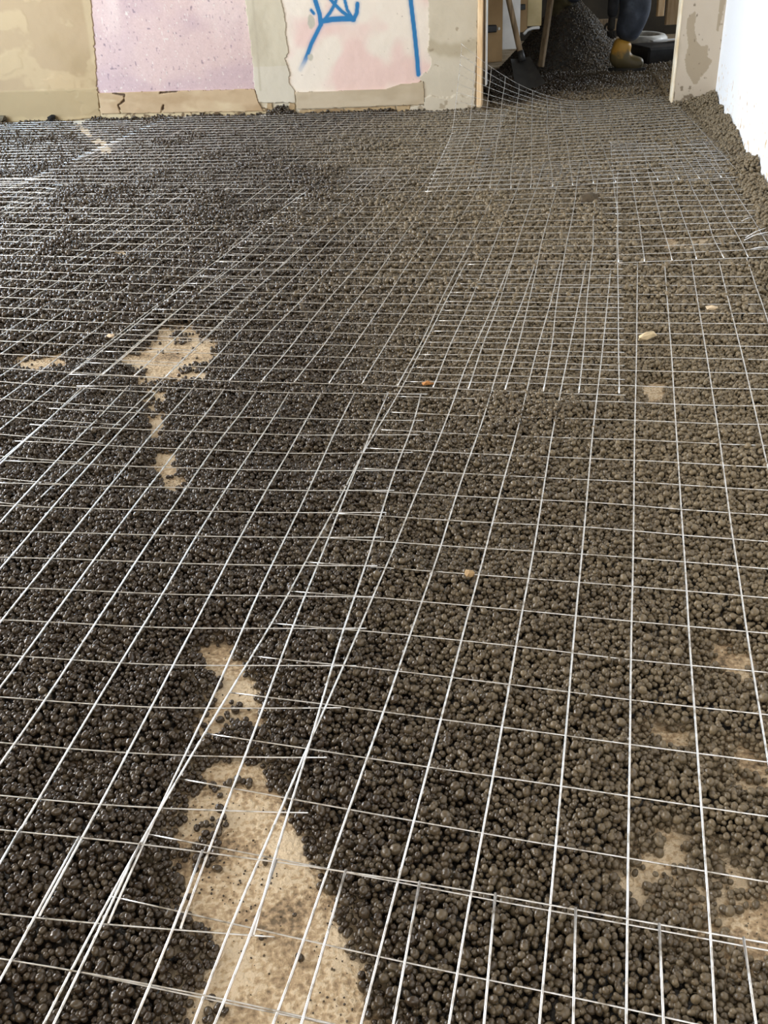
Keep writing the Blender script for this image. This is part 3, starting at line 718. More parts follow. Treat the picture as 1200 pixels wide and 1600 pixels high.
# ------------------------------------------------------------------ welded wire mesh sheets
ZM = 0.041
def zsheet(x, y, seed):
    return ZM + (fbm(x * 2.4, y * 2.4, 300 + seed, 2) - 0.5) * 0.012 + (seed % 4) * 0.0025
def resample(p, step):
    p = np.asarray(p, float); d = np.r_[0, np.cumsum(np.linalg.norm(np.diff(p, axis=0), axis=1))]
    n = max(2, int(d[-1] / step) + 1); t = np.linspace(0, d[-1], n)
    return np.stack([np.interp(t, d, p[:, k]) for k in range(p.shape[1])], 1)
def smooth_line(p, it=2):
    p = p.copy()
    for _ in range(it):
        p[1:-1] = 0.25 * p[:-2] + 0.5 * p[1:-1] + 0.25 * p[2:]
    return p
R_LONG, R_ROW = 0.0018, 0.00115
def sheet(label, longs, rows, seed, zf=None, step=0.06, dz=0.0, ldz=None):
    """longs, rows: polylines in the plane of the floor, metres; every wire is a part"""
    allp = np.concatenate([np.asarray(p) for p in longs + rows]); c = allp.mean(0)
    root = empty('wire_mesh_sheet', (c[0], c[1], ZM))
    tag(root, label, 'wire mesh', 'wire mesh sheets laid over the pebbles')
    for kind, lines in ((0, longs), (1, rows)):
        for p in lines:
            p = smooth_line(resample(p, step), 3)
            z = zsheet(p[:, 0], p[:, 1], seed) + dz + ((R_LONG + R_ROW if ldz is None else ldz) if kind == 0 else 0)
            if zf is not None: z = z + zf(p)
            P3 = np.c_[p[:, 0] - c[0], p[:, 1] - c[1], z - ZM]
            v, f = tube(P3, R_LONG if kind == 0 else R_ROW, 6)
            link('wire', mesh_np('wire', v, f, True), M_WIRE, root)
    return root
def G(pts): return np.array([g(x, y, ZM) for x, y in pts])
def ext(p, d):                                             # lengthen the last end by d metres
    v = p[-1] - p[-2]; v /= np.linalg.norm(v); return np.vstack([p, p[-1] + v * d])
def exts(p, d):
    return ext(p[::-1], d)[::-1]

# right sheet, the nearest one
R_longs = [
    [(732, 405), (699, 470), (640, 585), (605, 650), (569, 707), (540, 766), (501, 839), (478, 880), (455, 925), (427, 975), (395, 1026), (360, 1083), (322, 1148), (280, 1219), (230, 1306), (175, 1404), (113, 1520), (73, 1600)],
    [(799, 410), (770, 482), (727, 577), (700, 652), (666, 739), (637, 807), (617, 860), (602, 892), (583, 937), (540, 1040), (510, 1107), (467, 1200), (447, 1255), (407, 1343), (363, 1447), (313, 1567), (302, 1600)],
    [(838, 410), (817, 472), (787, 550), (755, 657), (725, 742), (702, 812), (689, 860), (640, 1000), (625, 1045), (602, 1113), (573, 1187), (547, 1267), (513, 1357), (480, 1460), (437, 1583), (430, 1600)],
    [(876, 412), (857, 487), (836, 560), (807, 680), (777, 790), (761, 855), (722, 1000), (708, 1059), (690, 1125), (670, 1200), (647, 1285), (620, 1387), (565, 1600)],
    [(916, 412), (900, 495), (887, 560), (862, 682), (835, 860), (808, 1000), (797, 1071), (771, 1215), (755, 1301), (735, 1400), (702, 1600)],
    [(954, 425), (940, 560), (925, 685), (910, 860), (896, 1000), (884, 1152), (860, 1415), (843, 1600)],
    [(996, 412), (994, 560), (991, 690), (989, 860), (986, 1000), (984, 1165), (981, 1342), (978, 1600)],
    [(1038, 411), (1049, 560), (1057, 685), (1068, 860), (1077, 1000), (1095, 1264), (1111, 1480), (1117, 1600)],
    [(1080, 410), (1104, 560), (1124, 685), (1147, 860), (1176, 1050), (1199, 1195), (1235, 1400), (1262, 1600)],
    [(1123, 410), (1160, 560), (1198, 725), (1232, 860), (1270, 1030)],
    [(1166, 404), (1185, 460), (1200, 505), (1226, 590), (1262, 700)],
]
RL = [ext(G(p), 0.25) for p in R_longs]
rowL = [(648, 573), (629, 596), (617, 622), (605, 650), (587, 676), (569, 707), (554, 738), (540, 766), (521, 801), (501, 839), (478, 880), (455, 925), (427, 975), (395, 1026), (360, 1083), (322, 1148), (280, 1219), (230, 1306), (175, 1404), (113, 1520)]
row0 = [560, 581, 604.5, 630, 657.5, 688, 720, 754.5, 792, 832.5, 875, 919, 971, 1030, 1094, 1165, 1246, 1342, 1446, 1580]
row0 = [540] + row0[1:] if False else row0
RR = []
Ledge = RL[0]; L0w = RL[6]
def on_line(p, y):                                         # point of a wire at distance y from the camera wall
    o = np.argsort(p[:, 1]); return np.array([np.interp(y, p[o, 1], p[o, 0]), y])
# rows 1..19 from the photograph, extended along their own direction to the right
for k in range(1, 20):
    kk = k
    a = G([rowL[k]])[0] if k < len(rowL) else None
    y0 = row0[k]; x0 = np.interp(y0, [412, 560, 860, 1000, 1600], [996, 994, 989, 986, 978])
    RR.append((kk, y0, x0))
lp = {580: None}
RROWS = []
pairs = [((629, 575), 581), ((620, 598), 604.5), ((611, 630), 630), ((605, 650), 657.5), ((587, 676), 688), ((569, 707), 720), ((550, 738), 754.5), ((540, 766), 792), ((512, 806), 832.5), ((501, 839), 875), ((478, 880), 919), ((455, 925), 971), ((427, 975), 1030), ((395, 1026), 1094), ((360, 1083), 1165), ((322, 1148), 1246), ((280, 1219), 1342), ((230, 1306), 1446), ((175, 1404), 1580)]
# left ends that the photograph shows belong to the row that lies one cell nearer on the edge wire
ends = [(478, 880), (455, 925), (427, 975), (395, 1026), (360, 1083), (322, 1148), (280, 1219), (230, 1306), (175, 1404)]
l0 = [919, 971, 1030, 1094, 1165, 1246, 1342, 1446, 1578]
for e_, y0 in zip(ends, l0):
    a = G([e_])[0]; x0 = np.interp(y0, [412, 560, 860, 1000, 1600], [996, 994, 989, 986, 978]); b_ = G([(x0, y0)])[0]
    RROWS.append(np.array([a, b_, b_ + (b_ - a) * 0.45]))
up = RROWS[0]; dA = RROWS[0][0] - RROWS[1][0]; dirr = (RROWS[0][1] - RROWS[0][0])
ys_up = [875, 832.5, 792, 754.5, 720, 688, 657.5, 630, 604.5, 581, 560, 540, 522, 505, 489, 475, 460, 446, 432, 414]
for k, y0 in enumerate(ys_up):
    x0 = np.interp(y0, [412, 560, 860, 1000, 1600], [996, 994, 989, 986, 978]); b_ = G([(x0, y0)])[0]
    u0 = dirr / np.linalg.norm(dirr)
    rt = min(1.0, (k + 1) / 12.0); u0 = u0 * (1 - rt) + np.array([0.985, -0.17]) * rt; u0 /= np.linalg.norm(u0)
    # meet the edge wire
    lo, hi = 0.0, 2.0
    for _ in range(40):
        mid = (lo + hi) / 2; pt = b_ - u0 * mid
        if pt[0] > on_line(Ledge, pt[1])[0]: lo = mid
        else: hi = mid
    RROWS.append(np.array([b_ - u0 * lo, b_, b_ + u0 * 0.62]))
a = G([(113, 1520)])[0]; c_ = G([(480, 1592)])[0]; RROWS.append(np.array([a, c_, c_ + (c_ - a) * 2.6]))
def run_to(p, y):
    v = (p[-1] - p[-3]) / np.linalg.norm(p[-1] - p[-3]); return np.vstack([p, p[-1] + v * max(0.01, (y - p[-1][1]) / v[1])])
for k in range(len(RL)):
    if RL[k][-1][1] > 0.42: RL[k] = run_to(RL[k], 0.42)
edge_ = RL[-1][np.argsort(RL[-1][:, 1])]
for k, p in enumerate(RROWS):
    v = p[-1] - p[-2]; q_ = p[-2]; v = v / np.linalg.norm(v); lo, hi = 0.0, 2.5
    for _ in range(40):
        m_ = (lo + hi) / 2; c_ = q_ + v * m_
        if c_[0] < np.interp(c_[1], edge_[:, 1], edge_[:, 0]) + 0.012: lo = m_
        else: hi = m_
    RROWS[k] = np.vstack([p[:-1], q_ + v * lo])
sheet('nearest wire mesh sheet, running from the bottom edge up the right half', RL, RROWS, 1)

# left sheet
L_longs = [
    [(658, 620), (649, 660), (619, 735), (600, 796), (582, 860), (557, 933), (538, 983), (520, 1042), (502, 1108), (480, 1183), (460, 1247), (430, 1343), (397, 1467)],
    [(607, 619), (587, 662), (569, 707), (530, 805), (510, 860), (478, 933), (443, 1023), (417, 1097), (363, 1240), (330, 1325), (283, 1456)],
    [(555, 618), (520, 685), (485, 767), (460, 820), (443, 855), (403, 933), (363, 1027), (327, 1107), (300, 1162), (240, 1287), (170, 1447)],
    [(502, 618), (465, 685), (432, 745), (400, 802), (371, 857), (330, 933), (273, 1037), (217, 1147), (190, 1200), (127, 1317), (63, 1435)],
    [(452, 616), (412, 682), (370, 745), (335, 802), (302, 856), (257, 930), (187, 1040), (147, 1107), (93, 1200), (33, 1303), (0, 1360), (-44, 1430)],
    [(401, 614), (372, 655), (337, 702), (300, 757), (236, 853), (183, 930), (110, 1037), (73, 1097), (27, 1163), (0, 1203), (-62, 1290)],
    [(351, 611), (337, 630), (300, 678), (260, 732), (205, 805), (169, 856), (113, 930), (40, 1027), (0, 1080), (-62, 1165)],
    [(305, 607), (250, 667), (217, 710), (145, 800), (101, 858), (43, 927), (0, 980), (-60, 1055)],
    [(254, 605), (217, 645), (172, 697), (85, 797), (35, 859), (0, 897), (-50, 955)],
    [(202, 605), (170, 640), (140, 670), (85, 732), (40, 780), (0, 825), (-46, 876)],
    [(130, 607), (70, 665), (0, 732), (-44, 776)],
]
L_rows = [
    [(120, 604), (225, 605), (351, 611), (452, 616), (555, 618), (668, 620)],
    [(77, 639), (300, 651), (600, 660), (662, 660)], [(47, 665), (300, 677), (450, 682), (600, 682), (656, 682)], [(24, 692), (300, 706), (450, 711), (600, 710), (645, 710)],
    [(8, 724), (300, 736), (450, 739), (632, 739)], [(-20, 758), (0, 759), (300, 767), (450, 771), (616, 771)], [(-50, 792), (0, 795), (300, 804), (450, 806), (604, 806)],
    [(-50, 832), (0, 834), (300, 844), (600, 845)], [(-60, 873), (0, 875), (300, 886), (440, 888), (590, 889)], [(-60, 919), (0, 922), (200, 929), (300, 932), (450, 935), (585, 937)],
    [(-60, 969), (0, 972), (200, 980), (300, 983), (450, 985), (573, 985)], [(-70, 1021), (0, 1026), (200, 1037), (300, 1041), (557, 1043)], [(-70, 1086), (0, 1091), (200, 1105), (300, 1108), (533, 1109)],
    [(-70, 1158), (0, 1163), (200, 1178), (300, 1183), (511, 1187)], [(-70, 1240), (0, 1246), (160, 1259), (300, 1267), (482, 1274)], [(-70, 1424), (0, 1430), (170, 1446), (282, 1456), (430, 1468)],
]
sheet('wire mesh sheet over the left half, its wires ending above the bottom left corner', [G(p) for p in L_longs], [G(p) for p in L_rows], 2)

# bottom sheet, of which only the top edge is in view
B_longs = [[(1160, 1472), (1178, 1600)], [(1029, 1450), (1035, 1600)], [(899, 1425), (895, 1600)], [(774, 1402), (757, 1600)], [(656, 1384), (617, 1600)], [(541, 1366), (475, 1600)], [(433, 1351), (397, 1467), (342, 1600)],
           [(318, 1337), (277, 1457), (215, 1600)], [(222, 1326), (168, 1447), (127, 1523), (90, 1600)], [(127, 1317), (63, 1435), (23, 1507), (-30, 1600)], [(35, 1304), (0, 1360), (-40, 1430)]]
B_rows = [[(-60, 1295), (0, 1303), (127, 1317), (222, 1325), (300, 1336), (400, 1347), (541, 1366), (657, 1384), (775, 1402), (898, 1425), (1028, 1450), (1160, 1472), (1260, 1490)],
          [(-60, 1494), (0, 1505), (127, 1523), (235, 1545), (353, 1567), (480, 1597)]]
sheet('wire mesh sheet with only its far edge showing along the bottom edge', [ext(G(p), 0.22) for p in B_longs], [G(B_rows[0]), ext(G(B_rows[1]), 0.9)], 3)

def grid_sheet(label, BLc, BRc, TRc, TLc, us, vs, seed, zf=None, dz=0.0, ldz=None):
    """a rectangular sheet given by four corners in metres; us, vs: positions of the wires, 0..1"""
    BLc, BRc, TRc, TLc = map(np.array, (BLc, BRc, TRc, TLc))
    def B(u, v): return (BLc * (1 - u) + BRc * u) * (1 - v) + (TLc * (1 - u) + TRc * u) * v
    def wig(p, k): 
        w = (vnoise(np.arange(len(p)) * 0.35, np.full(len(p), k * 3.7), 400 + seed) - 0.5) * 0.012
        return w
    longs, rows = [], []
    tv = np.linspace(0, 1, 25)
    for k, u in enumerate(us):
        p = np.array([B(u, v) for v in tv]); p[:, 0] += wig(p, k); longs.append(p)
    for k, v in enumerate(vs):
        p = np.array([B(u, v) for u in np.linspace(-0.004, 1.012, 17)]); p[:, 1] += wig(p, k + 50); rows.append(p)
    return sheet(label, longs, rows, seed, zf, dz=dz, ldz=ldz)
# middle sheet: 1.56 x 3.0 m
grid_sheet('wire mesh sheet in the middle, its near edge crossing the bare spot', g(112, 589), g(965, 621), g(964, 255), g(522, 267), np.linspace(0, 1, 17), np.linspace(0, 1, 31), 4, dz=0.006)
# left sheet behind: right edge runs beside the middle sheet
a = g(49, 789); b_ = g(567, 290); d_ = (b_ - a) / np.linalg.norm(b_ - a); nrm = np.array([-d_[1], d_[0]]) 
W = 1.72; lft = -np.array([d_[1], -d_[0]])
us = np.array([0, *[2 + k for k in range(16)]]) * 0.1 / W
grid_sheet('wire mesh sheet on the left, reaching behind the bare spot towards the window side', a + lft * W + d_ * 0.05, a, b_, b_ + lft * W, 1 - us[::-1], np.linspace(0, 1, 32), 5, ldz=-0.004)
# sheet further left
a2 = a + lft * 1.66 + d_ * 0.9; b2 = b_ + lft * 1.66 + d_ * 0.1
grid_sheet('wire mesh sheet furthest left, half out of view', a2 + lft * 1.6, a2, b2, b2 + lft * 1.6, np.linspace(0, 1, 17), np.linspace(0, 1, 24), 6, dz=0.002, ldz=-0.014)
# far left sheet along the back wall
fa = g(700, 286); fd = np.array([WU[0], WU[1]]); fv = np.array([0.2, 0.98])
FW = 2.5
def fzero(p): return np.zeros(len(p))
f0 = np.array([0.55, 4.98]); 
grid_sheet('wire mesh sheet lying along the foot of the painted wall', f0 + WU * FW + fv * 0.0, f0, f0 + fv * 2.2, f0 + WU * FW + fv * 2.2, np.linspace(0, 1, 26), np.linspace(0, 1, 24), 7, dz=0.002, ldz=-0.014)
f1 = f0 + WU * 2.46
grid_sheet('wire mesh sheet in the far left corner, in the bluish window light', f1 + WU * 1.8, f1, f1 + fv * 2.18, f1 + WU * 1.8 + fv * 2.18, np.linspace(0, 1, 19), np.linspace(0, 1, 24), 8, dz=0.002, ldz=-0.014)
# strip along the right wall
n_bl = g(968, 416); n_br = g(1250, 404); nv = np.array([0.212, 0.977])
grid_sheet('wire mesh sheet along the white right wall', n_bl, n_bl + (n_br - n_bl), n_bl + (n_br - n_bl) * 0.93 + nv * 2.25, n_bl + nv * 2.35, np.linspace(0, 1, 8), np.linspace(0, 1, 24), 9, dz=0.008)
# doorway sheet with its far left corner curling up
D_bl, D_br, D_tr, D_tl = np.array([0.284, 4.70]), np.array([1.783, 4.64]), np.array([2.20, 7.32]), np.array([0.70, 7.19])
def dlift(p):
    # inverse of the (almost rectangular) sheet: u across, v along
    v = np.clip((p[:, 1] - 4.67) / 2.55, 0, 1)
    x0 = D_bl[0] * (1 - v) + D_tl[0] * v; x1 = D_br[0] * (1 - v) + D_tr[0] * v
    u = np.clip((p[:, 0] - x0) / (x1 - x0), 0, 1)
    return 0.44 * np.clip(1 - u / 0.62, 0, 1) ** 2.0 * np.clip((v - 0.62) / 0.38, 0, 1) ** 1.35
grid_sheet('wire mesh sheet at the doorway with one far corner curled up', D_bl, D_br, D_tr, D_tl, np.linspace(0, 1, 16), np.linspace(0, 1, 28), 10, zf=dlift, dz=0.012)

# ------------------------------------------------------------------ small things on the bed
def chip(name, p, size, label, cat, color, seed, z=0.045, sub=1):
    bm = bmesh.new(); bmesh.ops.create_icosphere(bm, subdivisions=sub, radius=1.0)
    rs = np.random.default_rng(seed); K = rs.normal(0, 2.2, (5, 3)); ph = rs.uniform(0, 6, 5)
    for v in bm.verts:
        c = np.array(v.co); m_ = np.abs(c).max(); c = 0.45 * c + 0.55 * c / m_ * 0.8
        d = 1 + 0.11 * sum(math.sin(K[i] @ c + ph[i]) for i in range(5)); v.co = (c[0] * size[0] * d, c[1] * size[1] * d, c[2] * size[2] * d)
    o = obj(name, bm, noise_mat(name + '_surface', [(0.3, tuple(lin(color) * 0.7)), (0.7, tuple(lin(color)))], scale=60, rough=0.85))
    o.location = (p[0], p[1], z); o.rotation_euler = (rs.uniform(-.3, .3), rs.uniform(-.3, .3), rs.uniform(0, 3))
    return tag(o, label, cat)
o = chip('plaster_chip', g(1010, 527), (0.034, 0.013, 0.012), 'cream angular plaster chip on the pebbles, right of the middle sheet edge', 'debris', (222, 200, 160), 1); o.rotation_euler = (0, -0.1, 0.5)
chip('plaster_chip', g(1112, 484), (0.022, 0.012, 0.010), 'smaller pinkish plaster chip lying nearer the white wall', 'debris', (206, 184, 152), 2)
chip('brick_chip', g(668, 597), (0.024, 0.014, 0.008), 'orange-brown brick chip on the pebbles in the centre', 'debris', (190, 130, 70), 3, z=0.036)
chip('stone', g(733, 900), (0.013, 0.011, 0.010), 'tan stone larger and paler than the pebbles round it', 'stone', (168, 138, 96), 4, z=0.045)
chip('mortar_clod', g(921, 316), (0.036, 0.028, 0.030), 'brown lumpy mortar clod on the mesh before the doorway', 'debris', (84, 72, 54), 5, z=0.055, sub=3)
chip('plaster_chip', g(172, 681 - 158), (0.020, 0.012, 0.008), 'pale plaster chip at the left end of the bare spot', 'debris', (214, 190, 160), 6, z=0.036)
chip('plaster_chip', g(410, 182), (0.06, 0.03, 0.012), 'white plaster chip at the foot of the wall below the pink panel', 'debris', (190, 184, 172), 7, z=0.035)
q_ = wp(86, 183)
o = chip('rag_scrap', wall3(q_[0], 0, 0.05)[:2], (0.045, 0.022, 0.028), 'black scrap at the foot of the yellowish plaster', 'debris', (26, 24, 22), 8, z=0.06)
q_ = wp(6, 183)
o = chip('mortar_clod', wall3(q_[0], 0, 0.05)[:2], (0.05, 0.03, 0.03), 'brown mortar clod at the far left foot of the wall', 'debris', (96, 84, 62), 9, z=0.06)
# loose tie wires by the right wall
for k, (pp, lab) in enumerate([([(1164, 378), (1178, 371), (1200, 362)], 'upper bright loose wire offcut beside the white wall'), ([(1162, 382), (1180, 375), (1204, 369)], 'middle bright loose wire offcut beside the white wall'), ([(1168, 397), (1186, 395), (1212, 394)], 'lower bright loose wire offcut beside the white wall'), ([(1158, 352), (1172, 347)], 'short bent loose wire offcut furthest up beside the white wall')]):
    p = resample(G(pp), 0.02); c = p.mean(0)
    v, f = tube(np.c_[p - c, 0.004 * np.sin(np.linspace(0, 3, len(p)))], 0.0024, 6)
    o = tag(link('wire_offcut', mesh_np('wire_offcut', v, f, True), M_WIRE), lab, 'wire', 'loose wire offcuts'); o.location = (c[0], c[1], ZM + 0.016)

# ------------------------------------------------------------------ room beyond the doorway
# heap of pebble mix
def heap(name, c, rx, ry, hh, seed, label, npeb):
    n = 40; V = []; F = []
    for i in range(n + 1):
        rr_ = i / n
        for k in range(64):
            a = k * 2 * math.pi / 64
            x = c[0] + rx * rr_ * math.cos(a); y = c[1] + ry * rr_ * math.sin(a)
            z = hh * (1 - rr_) ** 1.05 + (float(fbm(np.array(x * 9), np.array(y * 9), seed, 3)) - 0.5) * 0.07 * (1 - rr_ * 0.5) + 0.012
            V.append((x, y, z))
    for i in range(n):
        for k in range(64):
            k2 = (k + 1) % 64; F.append((i * 64 + k, (i + 1) * 64 + k, (i + 1) * 64 + k2, i * 64 + k2))
    root = link(name, mesh_np(name, V, F, True), M_PEB_D)
    tag(root, label, 'heap', kind='stuff')
    rs = np.random.default_rng(seed); a = rs.uniform(0, 2 * math.pi, npeb); rr_ = np.sqrt(rs.uniform(0, 1, npeb))
    x = c[0] + rx * rr_ * np.cos(a); y = c[1] + ry * rr_ * np.sin(a)
    z = hh * (1 - rr_) ** 1.05 + (fbm(x * 9, y * 9, seed, 3) - 0.5) * 0.07 * (1 - rr_ * 0.5) + 0.014
    return root, np.c_[x, y, z]
hp, hpts = heap('pebble_heap', (1.94, 9.78), 0.64, 0.62, 0.66, 500, 'dark heap of wet pebble mix beyond the doorway', 9000)
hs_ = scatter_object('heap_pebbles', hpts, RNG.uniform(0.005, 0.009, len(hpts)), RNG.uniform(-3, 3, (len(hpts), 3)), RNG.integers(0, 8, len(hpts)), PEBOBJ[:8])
hs_.parent = hp; tag(hs_, kind='stuff')
# low step of screed with a dark side behind the boot
bm = bmesh.new()
p0 = at(1000, 92, 9.7); p1 = at(1075, 88, 9.9)
frame_box(bm, (2.58, 9.70, 0.085), (4.6, 9.95, 0.085), 0.5, 0.17, up=(0, 0, 1), bev=0.02)
o = obj('screed_step', bm, M_BLACK); tag(o, 'black low kerb of screed behind the yellow boot', 'kerb')
bm = bmesh.new(); frame_box(bm, at(1018, 64, 9.75), at(1075, 60, 9.9), 0.05, 0.012, up=(0, 0, 1), bev=0.002)
tag(obj('white_strip', bm, M_WHITE), 'white strip lying on the dark kerb right of the boot', 'strip')
# hose
hc = at(1000, 62, 10.4)
an = np.linspace(-2.6, 2.3, 26)
pts_h = np.c_[hc[0] + 0.03 + 0.17 * np.cos(an) , hc[1] + 0.30 * np.sin(an), np.full(26, hc[2] + 0.0)]
v, f = tube(pts_h, 0.055, 12); tag(link('hose', mesh_np('hose', v, f, True), M_HOSE), 'thick pale hose curling on the floor behind the leg', 'hose')
# timber beam across
bm = bmesh.new(); frame_box(bm, at(880, 41, 10.5), at(966, 38, 10.6), 0.10, 0.10, bev=0.004)
tag(obj('timber_beam', bm, M_WOOD_D), 'pale timber beam lying behind the dark heap', 'timber')
# boards at the left
def board(x0, x1, y0, y1, Y, thick, m, name, label, cat):
    a = at(x0, y0, Y); c = at(x1, y1, Y); zt = 1.9
    bm = bmesh.new(); z1 = min(a[2], c[2])
    frame_box(bm, ((a[0] + c[0]) / 2, Y, max(0.03, z1)), ((a[0] + c[0]) / 2, Y + 0.05, zt), abs(c[0] - a[0]), thick, up=(0, 1, 0), bev=0.003)
    return tag(obj(name, bm, m), label, cat)
bd = board(757, 784, 0, 96, 8.2, 0.04, M_BOARD, 'door_leaf', 'brown door leaf just inside the doorway with a dark latch', 'door')
bm = bmesh.new(); l_ = at(768, 45, 8.14); frame_box(bm, (l_[0] - 0.04, 8.15, l_[2]), (l_[0] + 0.04, 8.15, l_[2]), 0.045, 0.05, bev=0.006); tag(obj('latch', bm, M_BLACK, bd), 'black latch')
bm = bmesh.new(); frame_box(bm, (l_[0] + 0.045, 8.12, l_[2]), (l_[0] + 0.062, 8.12, l_[2]), 0.03, 0.02, bev=0.003); obj('latch_bolt', bm, M_HOSE, bd)
board(785, 811, 0, 76, 8.35, 0.06, M_WHITE, 'door_post', 'whitish post between the brown door leaf and the second board', 'post')
b2_ = board(812, 823, 0, 50, 8.6, 0.04, M_BOARD, 'wall_board', 'narrow greyish board with a small latch', 'board')
bm = bmesh.new(); l_ = at(817, 11, 8.52); frame_box(bm, (l_[0] - 0.02, 8.53, l_[2]), (l_[0] + 0.02, 8.53, l_[2]), 0.035, 0.04, bev=0.004); tag(obj('latch', bm, M_BLACK, b2_), 'small dark latch')
board(824, 845, 0, 40, 8.6, 0.05, noise_mat('cream_board', [(0.3, tuple(lin((176, 156, 112)))), (0.7, tuple(lin((220, 202, 156))))], scale=5), 'wall_board', 'cream plastered board beside the small latch', 'board')
p = resample(np.array([at(818, 54, 8.572), at(824, 47, 8.572), at(832, 44, 8.572), at(843, 43, 8.572)]), 0.01)
v, f = tube(p, 0.012, 8); tag(link('pipe', mesh_np('pipe', v, f, True), M_WHITE), 'short white pipe bent round the foot of the cream board', 'pipe')
# timber stud and frame at the right
board(1029, 1036, -10, 25, 10.6, 0.06, M_WOOD, 'timber_stud', 'yellowish timber stud seen at the right of the doorway, thinner one', 'timber')
board(1044, 1058, -10, 38, 10.0, 0.06, M_WOOD, 'timber_stud', 'yellowish timber stud against the right side of the doorway, wider one', 'timber')
# shovels
sh = empty('shovel', at(815, 95, 8.0))
def loc_(p, o): return np.asarray(p) - np.array(o.location)
P_ = np.array([at(786, -60, 7.95), at(795, 0, 7.95), at(806, 50, 7.95), at(815, 92, 7.95)])
v, f = tube([loc_(p, sh) for p in resample(P_, 0.05)], 0.022, 10); link('handle', mesh_np('handle', v, f, True), M_WOOD_D, sh)
# blade: dished plate
nu, nw = 9, 9; V = []; F = []
A = at(798, 92, 7.95); Bp = at(828, 88, 7.95); Cp = at(853, 133, 7.75); Dp = at(806, 140, 7.75)
for lay in (0, 1):
    for i in range(nu):
        for k in range(nw):
            u, w = i / (nu - 1), k / (nw - 1)
            p = (A * (1 - u) + Bp * u) * (1 - w) + (Dp * (1 - u) + Cp * u) * w
            tip = 0.10 * (2 * u - 1) ** 2 * w; p = p + (A - Dp) * tip * 0.6
            p = p + np.array([0, 0.03, -0.01]) * (1 - (2 * u - 1) ** 2) + np.array([0, 0.004, 0.0]) * lay
            V.append(loc_(p, sh))
for lay in (0, 1):
    o_ = lay * nu * nw
    for i in range(nu - 1):
        for k in range(nw - 1):
            F.append((o_ + i * nw + k, o_ + (i + 1) * nw + k, o_ + (i + 1) * nw + k + 1, o_ + i * nw + k + 1))
link('blade', mesh_np('blade', V, F, True), M_SPOIL, sh)
v, f = tube([loc_(at(812, 80, 7.95), sh), loc_(at(816, 96, 7.93), sh)], 0.028, 10); link('socket', mesh_np('socket', v, f, True), M_SPOIL, sh)
tag(sh, 'shovel with brown wooden handle and black blade standing in the doorway', 'shovel')
bm = bmesh.new(); frame_box(bm, at(845, 105, 8.9), at(866, -40, 9.0), 0.05, 0.035, bev=0.005)
tag(obj('wooden_stake', bm, M_WOOD_D), 'muddy wooden stake standing against the dark heap', 'stake')

# ------------------------------------------------------------------ the worker beyond the doorway
AF = at(968, 100, 9.0)
foot = np.array([AF[0] - 0.02, 9.0, 0.05])
per = empty('person', tuple(foot))
tag(per, 'person in dark workwear, jeans and muddy yellow rubber boots bending beside the heap', 'person')
def skin(name, joints, edges, rads, m, parent, root=0, sub=2):
    me = bpy.data.meshes.new(name); me.from_pydata([tuple(np.asarray(j) - foot) for j in joints], edges, [])
    o = link(name, me, m, parent)
    md = o.modifiers.new('skin', 'SKIN'); md.use_smooth_shade = True
    for k, r in enumerate(rads):
        rx = r if isinstance(r, tuple) else (r, r)
        me.skin_vertices[0].data[k].radius = rx
        me.skin_vertices[0].data[k].use_root = (k == root)
    s_ = o.modifiers.new('smooth', 'SUBSURF'); s_.levels = sub; s_.render_levels = sub
    return o
F0 = foot
ankR = F0 + np.array([0.0, 0, 0.10]); kneeR = F0 + np.array([0.13, -0.03, 0.50]); hipR = F0 + np.array([0.02, 0.16, 0.86])
footL = F0 + np.array([-0.43, 0.74, 0.36]); ankL = footL + np.array([0.0, 0, 0.10]); kneeL = F0 + np.array([-0.10, 0.46, 0.74]); hipL = F0 + np.array([-0.10, 0.36, 0.88])
pel = (hipR + hipL) / 2 + np.array([-0.01, 0, 0.05]); chest = pel + np.array([0.22, -0.06, 0.40]); neck = chest + np.array([0.12, -0.03, 0.16]); head = neck + np.array([0.09, -0.02, 0.12])
shR = chest + np.array([0.04, -0.21, 0.06]); shL = chest + np.array([0.08, 0.19, 0.06])
handR = at(956, 30, 8.82); elR = (shR + handR) / 2 + np.array([-0.14, -0.06, 0.0])
handL = F0 + np.array([0.46, 0.10, 0.74]); elL = (shL + handL) / 2 + np.array([0.10, 0.10, 0.02])
cuffR = ankR + (kneeR - ankR) * 0.30; cuffL = ankL + (kneeL - ankL) * 0.30
skin('body', [pel, (pel + chest) / 2, chest, neck, head - np.array([0.01, 0, 0.04]), shR, elR, handR, shL, elL, handL],
     [(0, 1), (1, 2), (2, 3), (3, 4), (2, 5), (5, 6), (6, 7), (2, 8), (8, 9), (9, 10)], [0.15, 0.145, 0.16, 0.06, 0.06, 0.085, 0.058, 0.045, 0.085, 0.058, 0.045], M_JACKET, per)
skin('jeans', [pel, hipR, kneeR, (kneeR + cuffR) / 2, cuffR, hipL, kneeL, (kneeL + cuffL) / 2, cuffL], [(0, 1), (1, 2), (2, 3), (3, 4), (0, 5), (5, 6), (6, 7), (7, 8)], [0.16, 0.13, 0.145, 0.125, 0.098, 0.115, 0.10, 0.09, 0.085], M_JEANS, per)
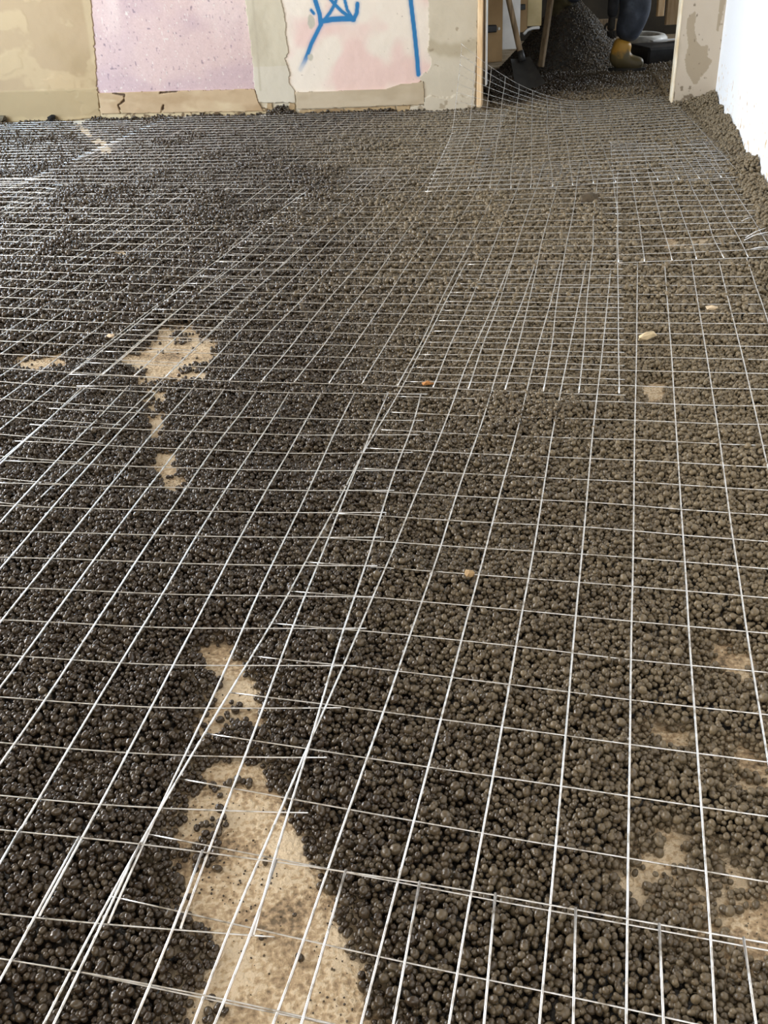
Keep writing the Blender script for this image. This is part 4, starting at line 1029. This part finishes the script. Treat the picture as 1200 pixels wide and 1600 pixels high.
def boot(base_, ank, cuff, tdir, m):
    """rubber boot: shaft, heel, toe in one skin, with a sole"""
    tdir = np.asarray(tdir, float); tdir /= np.linalg.norm(tdir)
    heel = base_ - tdir * 0.055 + np.array([0, 0, 0.05]); ball = base_ + tdir * 0.13 + np.array([0, 0, 0.055]); toe = base_ + tdir * 0.23 + np.array([0, 0, 0.05])
    top = ank + (cuff - ank) * 1.25
    o = skin('rubber_boot', [ank, heel, ball, toe, (ank + top) / 2, top], [(0, 1), (0, 2), (2, 3), (0, 4), (4, 5)], [0.072, 0.056, 0.064, 0.056, 0.08, 0.095], m, per)
    bm = bmesh.new(); side = np.array([-tdir[1], tdir[0], 0]); ring = []
    for k in range(20):
        a = k * 2 * math.pi / 20; l = 0.085 + 0.16 * math.cos(a); w = 0.046 * math.sin(a) * (1.1 + 0.15 * math.cos(a))
        p = base_ - foot + tdir * l + side * w; ring.append(bm.verts.new((p[0], p[1], p[2] + 0.0)))
    fc = bm.faces.new(ring); r_ = bmesh.ops.extrude_face_region(bm, geom=[fc])
    for vv in r_['geom']:
        if isinstance(vv, bmesh.types.BMVert): vv.co.z += 0.022
    bmesh.ops.recalc_face_normals(bm, faces=bm.faces)
    obj('sole', bm, M_SPOIL, o)
    return o
boot(F0, ankR, cuffR, (1, -0.35, 0), M_BOOT); tag(boot(footL, ankL, cuffL, (0.8, -0.5, 0), M_BOOT_SHADE), 'rear yellow rubber boot, its shade painted as dark olive')
# head, hair and hands (above the frame, for the view from the side)
bm = bmesh.new(); bmesh.ops.create_uvsphere(bm, u_segments=24, v_segments=18, radius=1.0)
for v_ in bm.verts:
    x, y, z = v_.co; jaw = 1 - 0.22 * max(0, -z); nose = 0.02 * math.exp(-((y * 6) ** 2 + ((z + 0.1) * 5) ** 2)) * (x > 0)
    v_.co = (x * 0.098 * jaw + nose, y * 0.078 * jaw, z * 0.12)
hd = obj('head', bm, M_SKIN, per, True); hd.location = head - foot; hd.rotation_euler = (0, 0.5, -0.1)
bm = bmesh.new(); bmesh.ops.create_uvsphere(bm, u_segments=24, v_segments=16, radius=1.0)
bmesh.ops.delete(bm, geom=[v_ for v_ in bm.verts if v_.co.z < 0.12 and v_.co.x > -0.25 or v_.co.z < -0.45], context='VERTS')
for v_ in bm.verts: v_.co = (v_.co.x * 0.105 - 0.004, v_.co.y * 0.086, v_.co.z * 0.128)
hr = obj('hair', bm, M_HAIR, hd, True)
for hand, el in ((handR, elR), (handL, elL)):
    d = (hand - el) / np.linalg.norm(hand - el); side = np.cross(d, [0, 0, 1.0]); side /= np.linalg.norm(side); dn = np.cross(side, d)
    J = [hand - d * 0.05, hand + d * 0.05, hand + d * 0.09]; E_ = [(0, 1), (1, 2)]; Rr = [0.03, (0.04, 0.018), (0.042, 0.016)]
    ho = skin('hand', J, E_, Rr, M_GLOVE, per, sub=1)
    for k in range(4):
        b0 = hand + d * 0.085 + side * (k - 1.5) * 0.02; ln = (0.068, 0.078, 0.074, 0.058)[k]
        fo = skin('finger', [b0, b0 + d * ln * 0.45 - dn * 0.008, b0 + d * ln * 0.7 - dn * 0.028, b0 + d * ln * 0.72 - dn * 0.048], [(0, 1), (1, 2), (2, 3)], [0.0095, 0.009, 0.0085, 0.007], M_GLOVE, ho, sub=1)
    b0 = hand + d * 0.03 + side * 0.032
    skin('thumb', [b0, b0 + side * 0.026 + d * 0.02, b0 + side * 0.03 + d * 0.05 - dn * 0.015], [(0, 1), (1, 2)], [0.012, 0.0105, 0.009], M_GLOVE, ho, sub=1)
